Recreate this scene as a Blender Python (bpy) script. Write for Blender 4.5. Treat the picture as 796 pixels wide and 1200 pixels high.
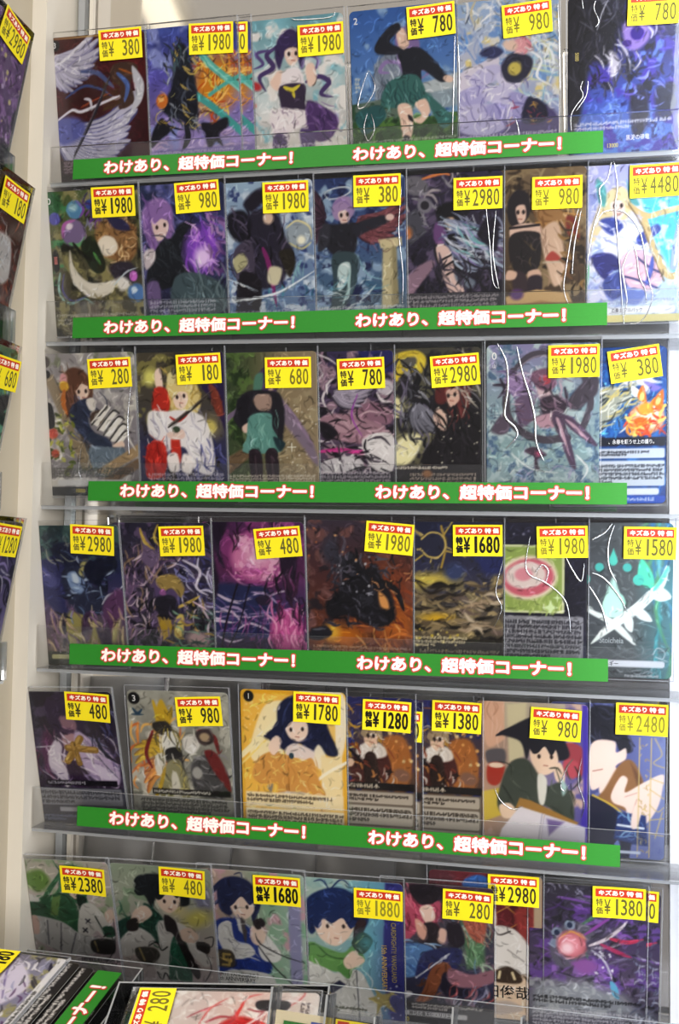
import bpy, math
import numpy as np
from mathutils import Matrix, Vector

# ---------------------------------------------------------------- camera, world, lights, exposure
sc = bpy.context.scene
for o in list(bpy.data.objects): bpy.data.objects.remove(o)
F, CX, CY = 1200., 398., 600.                       # focal length and centre, in pixels of a 796 x 1200 frame
EYE = np.array([0., -.58, 1.40])                     # metres; the display's lip line is the plane y = 0
YAW, PITCH, ROLL = np.radians([11.0, 2.85, .83])
fw = np.array([-np.sin(YAW) * np.cos(PITCH), np.cos(YAW) * np.cos(PITCH), np.sin(PITCH)])
rt = np.cross(fw, [0, 0, 1]); rt /= np.linalg.norm(rt); up = np.cross(rt, fw)
rt, up = rt * np.cos(ROLL) + up * np.sin(ROLL), -rt * np.sin(ROLL) + up * np.cos(ROLL)
cam = bpy.data.cameras.new('camera'); cam_o = bpy.data.objects.new('camera', cam); sc.collection.objects.link(cam_o)
cam.sensor_fit = 'VERTICAL'; cam.sensor_height = 36; cam.lens = 36 * F / 1200; cam.clip_start = .01
M = np.eye(4); M[:3, 0], M[:3, 1], M[:3, 2], M[:3, 3] = rt, up, -fw, EYE
cam_o.matrix_world = Matrix(M.tolist()); sc.camera = cam_o

world = bpy.data.worlds.new('world'); sc.world = world; world.use_nodes = True
wn, wl = world.node_tree.nodes, world.node_tree.links
bg = wn['Background']; tc = wn.new('ShaderNodeTexCoord'); sx = wn.new('ShaderNodeSeparateXYZ'); cr = wn.new('ShaderNodeValToRGB')
wl.new(tc.outputs['Generated'], sx.inputs[0]); wl.new(sx.outputs['Z'], cr.inputs[0]); wl.new(cr.outputs[0], bg.inputs['Color'])
e = cr.color_ramp.elements                            # the dim shop low down, its pale ceiling higher up
e[0].position = 0.0; e[0].color = (.026, .021, .025, 1)
e[1].position = 1.0; e[1].color = (.5, .45, .39, 1)
for p, c in ((.12, (.045, .04, .043)), (.27, (.18, .17, .16)), (.36, (.40, .365, .315))):
    q = e.new(p); q.color = (*c, 1)
bg.inputs['Strength'].default_value = 1.0

def area(name, loc, aim, sx_, sy_, power, col):
    l = bpy.data.lights.new(name, 'AREA'); l.shape = 'RECTANGLE'; l.size = sx_; l.size_y = sy_; l.energy = power; l.color = col
    o = bpy.data.objects.new(name, l); sc.collection.objects.link(o); o.location = loc
    o.rotation_euler = (Vector(aim) - Vector(loc)).to_track_quat('-Z', 'Y').to_euler(); return o
area('ceiling_panel_light', (-.4, -1.3, 3.2), (-.15, 0, 1.30), 1.6, .8, 34, (1, .95, .87))
area('front_fill_light', (.98, -1.85, 1.52), (-.15, 0, 1.24), .9, 1.1, 42, (1, .95, .89))  # fill light added at front right to brighten the forward-leaning cards
area('case_strip_light', (.108, -.085, 1.28), (.03, .03, 1.27), .02, .95, 1.1, (.82, .89, 1))

sc.view_settings.view_transform = 'Standard'; sc.view_settings.look = 'None'
sc.view_settings.gamma = 1; sc.view_settings.exposure = .0; sc.view_settings.use_curve_mapping = False
sc.cycles.transparent_max_bounces = 40; sc.cycles.max_bounces = 10
sc.cycles.sample_clamp_indirect = 6

import math
# ---------------------------------------------------------------- printed pictures: brush strokes on a fine mesh grid
GW, GH = 108, 151
_gx, _gy = np.meshgrid(np.linspace(0, 100, GW + 1), np.linspace(0, 140, GH + 1))

def s2l(c):
    c = np.asarray(c, float)
    return np.where(c <= .04045, c / 12.92, ((c + .055) / 1.055) ** 2.4)

def hexc(h):
    if len(h) == 3: h = ''.join(a + a for a in h)
    return np.array([int(h[i:i + 2], 16) / 255 for i in (0, 2, 4)])

def catmull(P, closed=False, k=6):
    P = np.asarray(P, float); n = len(P)
    if n < 3 and not closed: return P
    out = []
    for i in range(n if closed else n - 1):
        if closed: a, b, c, d = P[(i - 1) % n], P[i], P[(i + 1) % n], P[(i + 2) % n]
        else: a, b, c, d = P[max(i - 1, 0)], P[i], P[i + 1], P[min(i + 2, n - 1)]
        for t in np.arange(k) / k:
            out.append(.5 * (2 * b + (c - a) * t + (2 * a - 5 * b + 4 * c - d) * t * t + (3 * b - a - 3 * c + d) * t ** 3))
    if not closed: out.append(P[-1])
    return np.array(out)

def vnoise(seed, sc, oct=3):
    rg = np.random.RandomState(seed); tot = np.zeros_like(_gx); amp = 1; s = sc; nrm = 0
    for _ in range(oct):
        m = int(150 / s) + 4; g = rg.rand(m, m)
        x, y = _gx / s, _gy / s; xi, yi = x.astype(int), y.astype(int); fx, fy = x - xi, y - yi
        fx = fx * fx * (3 - 2 * fx); fy = fy * fy * (3 - 2 * fy)
        v = (g[yi, xi] * (1 - fx) + g[yi, xi + 1] * fx) * (1 - fy) + (g[yi + 1, xi] * (1 - fx) + g[yi + 1, xi + 1] * fx) * fy
        tot += v * amp; nrm += amp; amp *= .55; s = max(s / 2, 1.6)
    return tot / nrm

class Art:
    def __init__(self):
        self.im = np.full(_gx.shape + (3,), .4); self.words = []
    def win(self, x0, y0, x1, y1, m=3):
        i0 = max(int((x0 - m) / 100 * GW), 0); i1 = min(int((x1 + m) / 100 * GW) + 2, GW + 1)
        j0 = max(int((y0 - m) / 140 * GH), 0); j1 = min(int((y1 + m) / 140 * GH) + 2, GH + 1)
        return (slice(j0, max(j1, j0)), slice(i0, max(i1, i0)))
    def mix(self, w, a, c):
        a = np.clip(a, 0, 1)[..., None]
        self.im[w] = self.im[w] * (1 - a) + c * a
    def stroke(self, P, wd, col, al, taper=True):
        P = np.asarray(P, float)
        w = self.win(P[:, 0].min() - wd, P[:, 1].min() - wd, P[:, 0].max() + wd, P[:, 1].max() + wd)
        X, Y = _gx[w], _gy[w]
        if X.size == 0: return
        best = np.full(X.shape, 1e9); n = len(P) - 1
        for i in range(n):
            a, b = P[i], P[i + 1]; d = b - a; L = d @ d + 1e-9
            t = np.clip(((X - a[0]) * d[0] + (Y - a[1]) * d[1]) / L, 0, 1)
            r = np.hypot(X - a[0] - t * d[0], Y - a[1] - t * d[1]); s = (i + t) / n
            r = r - (wd / 2 * (np.sin(np.pi * np.clip(s * .9 + .1, 0, 1)) ** .6 if taper else 1))
            best = np.minimum(best, r)
        self.mix(w, (.5 - best / 1.1) * al, col)
    def poly(self, P, col, soft, al):
        P = np.asarray(P, float)
        w = self.win(P[:, 0].min() - soft, P[:, 1].min() - soft, P[:, 0].max() + soft, P[:, 1].max() + soft)
        X, Y = _gx[w], _gy[w]
        if X.size == 0: return
        ins = np.zeros(X.shape, bool); dist = np.full(X.shape, 1e9)
        for a, b in zip(P, np.roll(P, -1, 0)):
            d = b - a; L = d @ d + 1e-9
            t = np.clip(((X - a[0]) * d[0] + (Y - a[1]) * d[1]) / L, 0, 1)
            dist = np.minimum(dist, np.hypot(X - a[0] - t * d[0], Y - a[1] - t * d[1]))
            c = (a[1] > Y) != (b[1] > Y)
            ins ^= c & (X < (b[0] - a[0]) * (Y - a[1]) / (b[1] - a[1] + 1e-12) + a[0])
        sd = np.where(ins, dist, -dist)
        self.mix(w, (.5 + sd / max(soft, .9)) * al, col)
    def ell(self, x, y, rx, ry, an, col, soft=.12, al=1.):
        R = max(rx, ry) * (1 + soft); w = self.win(x - R, y - R, x + R, y + R); c, s = np.cos(np.radians(an)), np.sin(np.radians(an))
        dx, dy = _gx[w] - x, _gy[w] - y
        r = np.hypot((dx * c + dy * s) / rx, (-dx * s + dy * c) / ry)
        sf = max(soft, 1.0 / max(min(rx, ry), .5))
        self.mix(w, (.5 + (1 - r) / sf) * al, col)
    def wing(self, x, y, a0, a1, ln, n, c1, c2, rg):
        for i in range(n):
            t = i / max(n - 1, 1); a = np.radians(a0 + (a1 - a0) * t); L = ln * (1 - .45 * t) * rg.uniform(.9, 1.06)
            d = np.array([np.cos(a), np.sin(a)]); q = np.array([-d[1], d[0]]); o = np.array([x, y])
            bend = q * L * .12
            P = catmull([o + d * L * .12, o + d * L * .55 + bend, o + d * L])
            wd = L * .17
            self.stroke(P + q * .9, wd, c2, .9); self.stroke(P, wd * .74, c1 * rg.uniform(.9, 1.05), .95)
            self.stroke(P + q * wd * .2, wd * .16, c2, .55)
    def detail(self, n=420, seed=3):
        """fine brushwork that follows the forms already painted"""
        rg = np.random.RandomState(seed); lum = self.im.mean(-1)
        for _ in range(2): lum = (lum + np.roll(lum, 1, 0) + np.roll(lum, -1, 0) + np.roll(lum, 1, 1) + np.roll(lum, -1, 1)) / 5
        gy, gx = np.gradient(lum)
        for _ in range(n):
            j, i = rg.randint(3, GH - 3), rg.randint(3, GW - 3); x, y = _gx[j, i], _gy[j, i]
            g = np.array([gx[j, i], gy[j, i]]); m = np.hypot(*g)
            th = math.atan2(g[0], -g[1]) if m > .004 else rg.uniform(0, 6.3)
            th += rg.uniform(-.25, .25); d = np.array([np.cos(th), np.sin(th)]); q = np.array([-d[1], d[0]]) * rg.uniform(-.25, .25); l = rg.uniform(3, 9)
            c = self.im[j, i] * (rg.uniform(.45, .75) if rg.rand() < .55 else 1) ; c = c if c is not self.im[j, i] else c
            if rg.rand() < .45: c = np.clip(self.im[j, i] * rg.uniform(1.15, 1.5) + .05, 0, .97)
            pt = np.array([x, y]); self.stroke(catmull([pt - d * l / 2, pt + q * l, pt + d * l / 2], k=3), rg.uniform(.7, 1.5), c, rg.uniform(.45, .85))
    def run(self, txt):
        rg = np.random.RandomState(7); done = False
        for ln in txt.strip().splitlines():
            ln = ln.strip()
            if not ln: continue
            k = ln.split(); op = k[0]; a = k[1:]
            if op in 'tT' and not done: self.detail(420, len(txt)); done = True
            if op == 'T':
                self.words.append((float(a[0]), float(a[1]), float(a[2]), a[3], float(a[4]), ' '.join(a[5:])))
            elif op in 'gh':
                cs = [hexc(c) for c in a]; t = (_gy / 140 if op == 'g' else _gx / 100) * (len(cs) - 1)
                i = np.clip(t.astype(int), 0, len(cs) - 2); f = (t - i)[..., None]; cs = np.array(cs); self.im = cs[i] * (1 - f) + cs[i + 1] * f
            elif op == 'e':
                v = [float(q) for q in a[:5]]; self.ell(*v, hexc(a[5]), *[float(q) for q in a[6:]])
            elif op in 'pb':
                P = [[float(q) for q in z.split(',')] for z in a[3:]]
                self.poly(catmull(P, True) if op == 'b' else P, hexc(a[0]), float(a[1]), float(a[2]))
            elif op in 'sl':
                P = [[float(q) for q in z.split(',')] for z in a[3:]]
                self.stroke(catmull(P) if len(P) > 2 else P, float(a[1]), hexc(a[0]), float(a[2]), op == 's')
            elif op == 'w':
                self.wing(*[float(q) for q in a[:5]], int(a[5]), hexc(a[6]), hexc(a[7]), rg)
            elif op == 'n':
                self.im = self.im * (1 + (vnoise(int(a[0]), float(a[1]))[..., None] - .5) * 2 * float(a[2]))
            elif op == 'c':
                v = vnoise(int(a[0]), float(a[1])); th = float(a[2]); self.mix((slice(None), slice(None)), (v - th) * 9 * float(a[4]), hexc(a[3])) if len(a) < 6 else self.mix((slice(None), slice(None)), np.clip((v - th) * 9, 0, 1) * float(a[4]) * ((_gx >= float(a[5])) & (_gx <= float(a[7])) & (_gy >= float(a[6])) & (_gy <= float(a[8]))), hexc(a[3]))
            elif op == 'k':
                r2 = np.random.RandomState(int(a[0])); n = int(a[1]); x0, y0, x1, y1, L, wd, am, av = [float(q) for q in a[2:10]]; cs = a[10].split(','); al = float(a[11]) if len(a) > 11 else .8
                for _ in range(n):
                    p = np.array([r2.uniform(x0, x1), r2.uniform(y0, y1)]); th = np.radians(am + r2.uniform(-av, av)); l = L * r2.uniform(.5, 1.2)
                    d = np.array([np.cos(th), np.sin(th)]); q = np.array([-d[1], d[0]]) * r2.uniform(-.3, .3)
                    self.stroke(catmull([p - d * l / 2, p + q * l, p + d * l / 2], k=3), wd * r2.uniform(.5, 1.3), hexc(cs[r2.randint(len(cs))]), al)
            elif op == 'o':
                r2 = np.random.RandomState(int(a[0])); x0, y0, x1, y1, ra, rb = [float(q) for q in a[2:8]]; cs = a[8].split(','); al = float(a[9]) if len(a) > 9 else .8
                for _ in range(int(a[1])):
                    r = r2.uniform(ra, rb); self.ell(r2.uniform(x0, x1), r2.uniform(y0, y1), r, r, 0, hexc(cs[r2.randint(len(cs))]), .3, al)
            elif op == 'r':
                x0, y0, x1, y1, rad = [float(q) for q in a[:5]]
                dx = np.abs(_gx - (x0 + x1) / 2) - (x1 - x0) / 2 + rad; dy = np.abs(_gy - (y0 + y1) / 2) - (y1 - y0) / 2 + rad
                sd = np.hypot(np.maximum(dx, 0), np.maximum(dy, 0)) + np.minimum(np.maximum(dx, dy), 0) - rad
                self.mix((slice(None), slice(None)), (.5 - sd / .9) * (float(a[6]) if len(a) > 6 else 1), hexc(a[5]))
            elif op == 't':      # rows of small print, too fine to read
                x0, y0, x1, y1 = [float(q) for q in a[:4]]; n = int(a[4]); c = hexc(a[5]); al = float(a[6]) if len(a) > 6 else .8
                r2 = np.random.RandomState(int(x0 + y0 * 7 + n)); st = (y1 - y0) / n
                for i in range(n):
                    x = x0; end = x1 if i < n - 1 else x0 + (x1 - x0) * r2.uniform(.4, .9); h = st * .6; yy = y0 + i * st + st * .2
                    while x < end:
                        wd = r2.uniform(1.2, 2.0)
                        for _ in range(2):
                            if r2.rand() < .5: self.stroke([[x, yy + r2.rand() * h], [x + wd, yy + r2.rand() * h]], .85, c, al, False)
                            else: q = x + r2.rand() * wd; self.stroke([[q, yy], [q, yy + h]], .8, c, al, False)
                        x += wd + .7
        self.im = np.clip(self.im, 0, 1)
        return self

# one picture per card, in units of 1/100 of the card's width (x 0-100, y 0-140)
ART = {}
ART['wings'] = '''
g 42181c 351016
n 3 20 .25
e 84 30 22 18 0 5a1c20 .8 .7
w 0 22 -28 70 60 12 b9b6c8 57547a
s d8d6e0 3 .9 2,27 18,20 34,8 46,3
s 8f8aa8 2 .7 3,34 20,27 42,12
s 4a5580 5 .8 32,34 48,36 60,46 66,52
s 3b4a7c 3 .8 14,58 34,48 52,52 64,60
s 9a4a2c 1.6 .9 30,68 44,62 62,56
w 0 96 -24 42 98 15 bdbbcd 4e4d78
b 5b5f9a 4 .8 3,78 22,76 34,84 30,96 10,104 2,96
s dcdbe6 3 .95 4,79 20,70 30,72 50,66 70,60 88,56
s cfcfda 3 .9 34,60 40,62 41,72
s 24222c 3.2 1 20,114 36,88 52,60 64,36
s 77757f 1 .8 24,107 52,58 64,36
b 46322a 1.5 .95 66,30 82,28 92,34 84,48 86,66 70,72 72,52 62,42
b c3c4cc 1.5 .95 86,32 97,48 94,66 82,76 88,60 86,46
s 5368a0 5 .9 70,38 80,50 76,66
s b0622e 2 .8 72,34 86,40
r 0 118 100 140 0 2a1a22 .9
t 8 119 92 131 4 b8a8b0 .6
s b79a62 1.6 .9 1.5,2 1.5,70 1.5,139
s b79a62 1.6 .9 2,1.3 50,1.3 98,1.3
e 5.5 7.5 5.2 5.2 0 15151b
T 5.5 7.5 7 f2f2f2 0 3
'''
ART['indigo_storm'] = '''
g 44508f 5a559e 8d7fb4 a493bb
n 4 12 .3
c 5 16 .55 8890c6 .6
k 11 50 0 95 100 140 22 1.6 -10 20 c2b4d0,7466a4,d0b8cc .6
e 76 55 24 28 20 c88034 .7 .9
k 12 80 55 25 100 92 22 1.6 50 90 f0a030,e8d060,b84a24,f6c878,5a3a2c .85
l 62b0a4 7 .85 58,20 74,40 102,62
l 8fd0c4 2 .9 60,22 76,42 102,66
l 4e9c98 7 .85 52,62 76,80 102,104
l 5aa8a0 4 .8 102,50 84,58 70,66
b 20222c 3 .95 34,24 46,16 52,34 56,52 58,80 52,98 40,88 28,84 20,74 30,58 34,40
k 13 60 26 18 58 98 16 1.8 65 50 15161c,4c5260,8a8f98,b8a060,2c3340 .9
k 14 14 36 8 56 40 16 2.2 80 20 23272e,4a6066 .95
b 1c1c24 2 .95 20,84 10,96 6,112 18,104 28,96
s 24242c 6 .95 44,92 46,104 40,116
b 201f28 2 .95 60,92 72,92 86,88 88,96 78,104 82,116 74,110 68,118 64,106
e 21 68 6 7 20 c8743a .3
e 20 66 3 3 20 e8b070 .4
k 15 14 14 60 60 100 10 1 30 80 d0b050,e0d890 .8
r 0 114 100 140 0 7c70a8 .35
t 8 116 92 130 4 d8d4e4 .5
'''
ART['frills'] = '''
g 74a2ae a3bcc0 c4c2c0 d2ccc0
n 6 18 .18
c 21 14 .56 e4e0dc .7
c 22 10 .62 7fb0bc .5
s 4a3a66 5 .9 38,24 24,32 30,44 16,52 22,66
s 5a4a7c 3.5 .9 30,28 14,30 20,40 10,44
s 4a3a66 5 .9 62,60 74,56 84,62 76,72 88,76
s 6a5888 3 .9 60,34 74,40 70,52
b 3c3056 2 .95 36,18 48,10 60,18 62,34 58,48 52,34 42,34 36,46 32,34
b e6c8b8 1.5 .95 42,30 50,27 56,31 54,40 48,44 43,39
b e6c8b8 1.5 .9 26,58 34,48 40,50 34,66
b e6c8b8 1.5 .9 62,46 70,44 72,60 64,64
b e8e0e2 2 .95 40,48 56,47 60,64 54,74 42,74 37,62
b 3a3044 1.5 .95 36,62 60,62 60,80 66,98 52,94 40,96 36,80
s d8c850 4 .95 40,63 48,66 56,62
s d8c850 3 .9 48,66 50,74
b e4dcde 2 .95 24,92 34,82 48,84 66,88 62,98 46,104 30,104
k 31 30 26 84 64 104 7 1.4 70 60 b8a8b4,f4eeee,9a8a9c .9
b 513a68 2 .95 62,78 78,84 92,96 86,112 72,116 62,104
k 32 14 62 82 90 112 16 1.4 50 30 7a6090,35284a .8
b d8ccd4 1.5 .9 28,102 42,104 42,114 30,112
b 4a3a60 2 .95 28,108 40,110 38,136 26,136
b 564670 2 .95 54,104 68,108 66,128 58,134
k 33 18 28 108 40 136 6 1.2 20 40 c8c0cc,2c2438 .7
e 12 60 6 4 30 b03c40 .5 .8
e 8 78 4 3 0 c46a5a .5 .7
t 8 116 94 128 3 f0ecec .5
'''
ART['academy'] = '''
g 3c5e9c 5476ae 6f8fae 5a7a78
c 41 16 .54 88a4c6 .8
c 42 9 .6 3a5c94 .6
p 7d8796 2 .95 22,50 38,36 60,34 62,78 22,84
k 43 30 24 38 62 82 26 1.1 90 4 4c5666,a8b0b8,626c7c .8
p 5d6c62 2 .9 0,84 40,80 60,90 50,112 0,116
c 44 8 .48 2f4a34 .9 0 84 46 140
p aeb6ba 2 .9 56,72 102,62 102,84 70,90
p 8896a0 2 .9 60,80 102,76 102,92 70,96
r 0 100 100 140 0 33502f .9
c 45 7 .5 55763c .9 0 98 100 140
c 46 6 .58 1e3420 .9 0 98 100 140
b 7c6a98 2 .9 44,22 58,18 66,34 62,58 50,60 44,44
s 8a78a6 4 .9 46,50 34,48 28,56 38,58
s 8a78a6 3 .9 62,56 74,60 66,66
b e0c0ae 1.5 .95 44,22 52,20 56,34 48,38
b 22242e 1.5 .98 24,32 36,18 46,14 48,20 38,30 50,38 44,42 26,40
b 1f222c 1.5 .98 46,40 66,38 86,58 92,68 84,70 68,58 66,68 52,68 48,52
e 92 68 5 3 20 e0c0ae .3
b 3b6663 1.5 .98 36,66 62,62 72,86 58,90 40,90 28,86
k 47 26 32 68 70 88 16 1.1 75 20 24484a,6a9490,1c3c40 .8
b 3b6663 1.5 .95 70,78 92,98 98,104 86,112 76,96
b 2e5658 1.5 .9 4,92 26,86 32,98 14,112 6,106
b dfbfae 1.5 .98 44,88 56,89 58,108 54,122 48,118 46,104
b dfbfae 1.5 .98 60,88 70,84 74,96 66,106 58,102 66,98
b 26262c 1.5 .95 49,116 55,118 54,128 48,127
s 26262c 4 .95 54,98 58,104
T 6 9 8 f2f2f2 0 2
t 4 60 8 74 4 d8d4c0 .8
t 6 118 96 128 3 d8dcd0 .5
'''
ART['petal_gown'] = '''
g 8fa6c8 b4b8c8 9aa4c4 4a447e
c 51 14 .5 d4d2cc .9
c 52 10 .56 5c84c0 .7 0 0 100 80
c 53 9 .62 d8c68a .7
k 54 50 0 0 100 50 26 2 40 60 5a80c0,e0e0e0,c8b890,8e9cc0 .7
k 55 60 60 20 100 110 30 2 55 50 a8c8d8,e8eef0,86a8c8,c8d0a8 .75
b 4c4470 3 .9 0,112 40,104 70,90 98,104 100,140 0,140
b d0cad8 1.5 .95 0,68 30,54 46,50 40,66 14,80 0,86
e 34 66 16 8 -20 b8b4d4 .2
e 54 72 12 7 30 cac6de .2
e 22 84 20 9 -10 a8a4cc .2
e 46 84 16 8 10 c0bcd8 .2
e 66 92 14 7 35 9c98c4 .2
e 20 100 24 9 -8 bab6d4 .2
e 52 100 20 8 14 a09cc8 .2
e 30 112 22 7 0 b0acd0 .2
k 56 50 4 58 72 114 14 .9 60 50 6c6898,f0eef4,565088,8c88b0 .8
b 2c2c40 2 .95 48,58 58,48 74,52 76,62 66,74 52,72
e 60 62 6 6 0 c4b460 .4
b 20203a 2 .9 72,88 86,94 90,108 78,112 66,108
s c8607a 3 .9 66,34 74,42 68,50
e 66 42 9 7 20 d49aa0 .5
e 56 41 7 5 20 dcc0b0 .5
b 34385c 2 .9 28,46 40,40 50,46 40,52
s f0f2f4 2.4 .9 70,44 84,56 80,70 94,80
s e6ecf0 2 .9 76,36 92,48 96,64
k 57 20 56 92 92 112 8 1.2 10 60 d0a050,a04050,181830 .7
t 4 118 96 130 3 e8e8f4 .6
'''
ART['violet_skull'] = '''
g 22222e 2b2a5c 4a5cae 5f86cc
c 61 12 .5 4a3f9c .9
c 62 8 .56 191a26 .9 0 0 80 90
c 63 9 .6 6d8ad6 .8 30 40 100 140
b 1e1e28 4 .9 0,0 50,0 44,30 36,62 20,60 10,110 0,112
k 64 60 0 0 66 76 26 2 80 50 12121a,3c3c48,5a5a66,262636 .8
b 8d78b8 3 .9 48,30 56,22 68,26 72,40 62,50 52,48
e 61 36 6 6 0 35207a .3
e 52 44 4 3 0 3c2a6e .3
s c4b8d4 2 .8 50,28 58,23 68,27
b b5b0bc 3 .8 36,50 44,54 46,66 38,72
k 65 24 26 44 52 84 14 1.6 70 40 c6c2ca,1a1a22,4a4858 .85
s b8b4c4 1.8 .85 44,40 54,58 54,76
s 2a2a36 3 .9 52,56 54,76 50,90
s c8c4d4 1.6 .9 60,52 64,60 58,68
b 2c2c40 3 .9 56,86 68,82 72,110 64,126 56,118
b 2c2e44 3 .9 78,84 94,82 96,100 86,114 78,104
k 66 30 60 0 100 40 18 2.4 70 40 1c1c2a,48406e,c8c4dc .8
k 67 26 54 56 100 100 12 2.4 40 80 22243a,6a62c0,8890e0 .7
c 68 6 .63 262a5e .9 20 86 100 140
s dfe0ea 1 .8 26,30 30,16 36,4
t 6 110 92 118 2 e4e4f0 .8
T 62 126 5 f0f0f4 0 黒涙の魂竜
T 40 132 5 e8d868 0 13000
T 8 52 4.5 d8c878 90 5000
'''
ART['moon_bubbles'] = '''
g 4c5a34 5c5a40 4a463a 54503a
c 71 14 .5 8a845c .8
c 72 9 .58 23241e .8
e 10 12 11 12 0 2f5c3a .4 .9
c 73 8 .55 3f8a5a .7 0 0 26 90
e 34 18 9 9 0 5a86a8 .2
e 32 16 5 4 0 9cc0c8 .6 .8
s 7a4a9a 3 .8 36,10 43,18 38,26
e 12 26 6 6 0 55549c .3
e 31 40 13 13 0 7a6a8c .2
s b06aa8 4 .8 20,44 22,32 34,28
s 6aa070 4 .8 26,50 36,52 43,44
e 27 34 4 3 -30 e8dce4 .6 .9
e 50 14 5 5 0 3c4a90 .4
k 74 30 44 6 66 36 12 2.6 70 60 4a3a7c,6a3f86,302a54,7a7a90 .8
b d8d2c4 2 .97 26,56 30,74 44,88 66,88 74,84 68,98 50,104 34,96 25,80
b c2bcae 2 .8 34,88 50,99 64,98 52,103 38,97
b 8c6a48 3 .95 56,34 76,26 94,36 96,60 84,70 62,64 54,50
k 75 50 56 28 96 70 12 1.8 40 70 6a4a30,b08a60,d2b48c,4a3424 .85
b e6dccb 2 .95 56,50 64,44 74,48 76,58 66,64 57,60
b 2e2c4c 2 .9 66,24 84,30 90,40 74,38
b 232c20 2 .97 38,52 50,44 60,62 62,76 52,80 42,66
s 5a9450 3 .9 51,60 58,72
s 1c1e1a 4 .9 30,50 40,62 54,68
b 342f3a 3 .9 66,74 88,70 96,86 76,90
b e2ded6 3 .9 72,88 80,84 88,92 78,98
s c8d6dc 1.4 .9 70,92 84,80 96,76
e 91 84 4 5 0 d07ad0 .4
e 93 100 9 9 0 5a7cac .3
e 91 97 3 3 0 c8dcec .6
s 8cb0a8 3 .9 14,78 12,96 22,108 38,104 48,110
s 55508a 2 .8 18,80 16,96 26,106 44,100
k 76 30 10 100 90 140 14 2.4 20 60 7c7250,3a3a2a,8c8468 .7
b 1a1c1e 1 .9 7,58 13,57 14,74 8,76
T 10.5 66 4.6 e08078 90 5000
T 7 9 8 f2f2f2 0 0
t 8 118 94 130 3 c8c4b4 .6
'''
ART['violet_flame'] = '''
g 2c3350 33345a 2c2c48 262a3a
c 81 12 .56 6a6a9c .6
n 82 10 .25
k 83 14 40 0 80 30 30 2 60 40 8088c0,444a80 .6
b 8d6fa6 3 .97 20,18 34,12 46,20 48,40 42,60 28,66 20,52 16,34
k 84 26 18 14 46 64 26 1.4 80 20 6a4f86,b496c6,7a5c96 .8
b e0c6c0 1.5 .95 26,32 38,28 43,40 38,50 30,52
b 8d6fa6 1.5 .95 24,18 44,18 46,34 36,32 28,36
b 1f2228 2 .97 22,74 34,54 46,50 54,38 66,36 72,50 64,62 70,90 50,96 26,100 18,92
k 85 20 24 46 68 96 20 1.6 60 30 32373e,14161a,454b52 .8
b c4b8bc 2 .9 16,64 26,60 28,70 18,80
e 76 62 18 22 10 7a4fae .5
k 86 44 62 34 90 84 22 2 75 40 b07ad8,e0b8f0,8a50c0,9c66cc .7
e 76 70 8 9 0 e8ccf4 .8 .9
k 87 30 82 20 100 86 14 3 60 70 8a6a9c,5a3f70,a888b4 .85
b 47565c 2 .97 48,88 66,84 92,94 100,116 84,126 50,124 42,108
k 88 26 46 86 100 124 26 1.6 70 25 2c383e,6c7c80,374449 .8
b 6a5a80 2 .8 18,94 30,92 32,112 20,118
t 20 110 86 126 4 c8c8d4 .6
'''
ART['dark_cloak'] = '''
g 9ab0c4 7e90ac 6a80a0 5a7494
c 91 12 .52 c4d0dc .8
c 92 8 .6 3a4670 .8
k 93 30 0 80 100 130 20 2 90 10 4a8a98,90c0c0,2f5a70 .6
b 23202c 3 .97 32,20 44,8 60,6 76,16 66,24 52,20 40,28
b 2b2836 3 .97 38,30 52,26 66,32 72,50 80,66 74,84 66,96 46,100 36,84 30,60
b 1c1a24 3 .95 16,30 32,26 40,40 30,56 18,48
k 94 40 10 24 76 98 22 2 75 40 14121a,443e54,5c5468,2a2636 .85
e 56 34 5 6 0 d8bca8 .4
b 4a4354 2 .9 22,62 38,54 42,84 30,92 20,80
b b4b08c 1.5 .9 20,72 30,66 34,76 24,84
s 7a2f66 5 .95 50,62 56,80 62,118
e 86 50 13 12 0 96a0a8 .4
s e0d4a0 2 .9 74,44 84,38 96,44 98,56
s c8c08c 2 .9 76,58 88,64 98,58
e 88 56 4 4 0 f4f0d8 .8
b 2a2620 2 .95 66,66 78,64 82,76 76,90 70,80
b cfc8ac 2 .9 56,80 68,82 64,96 54,94
b 201d24 2 .97 26,86 46,90 46,118 36,134 22,132
s e8f0f4 2.6 .9 0,112 30,110 64,104 102,84
s d0e0ea 1.4 .9 0,84 20,92 44,102
k 95 30 0 108 100 136 24 1.4 0 8 4a5a88,a0b0c8,384878 .6
b 232030 2 .9 26,112 36,116 32,138 22,138
t 8 120 94 130 2 d4d8e0 .5
'''
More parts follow.
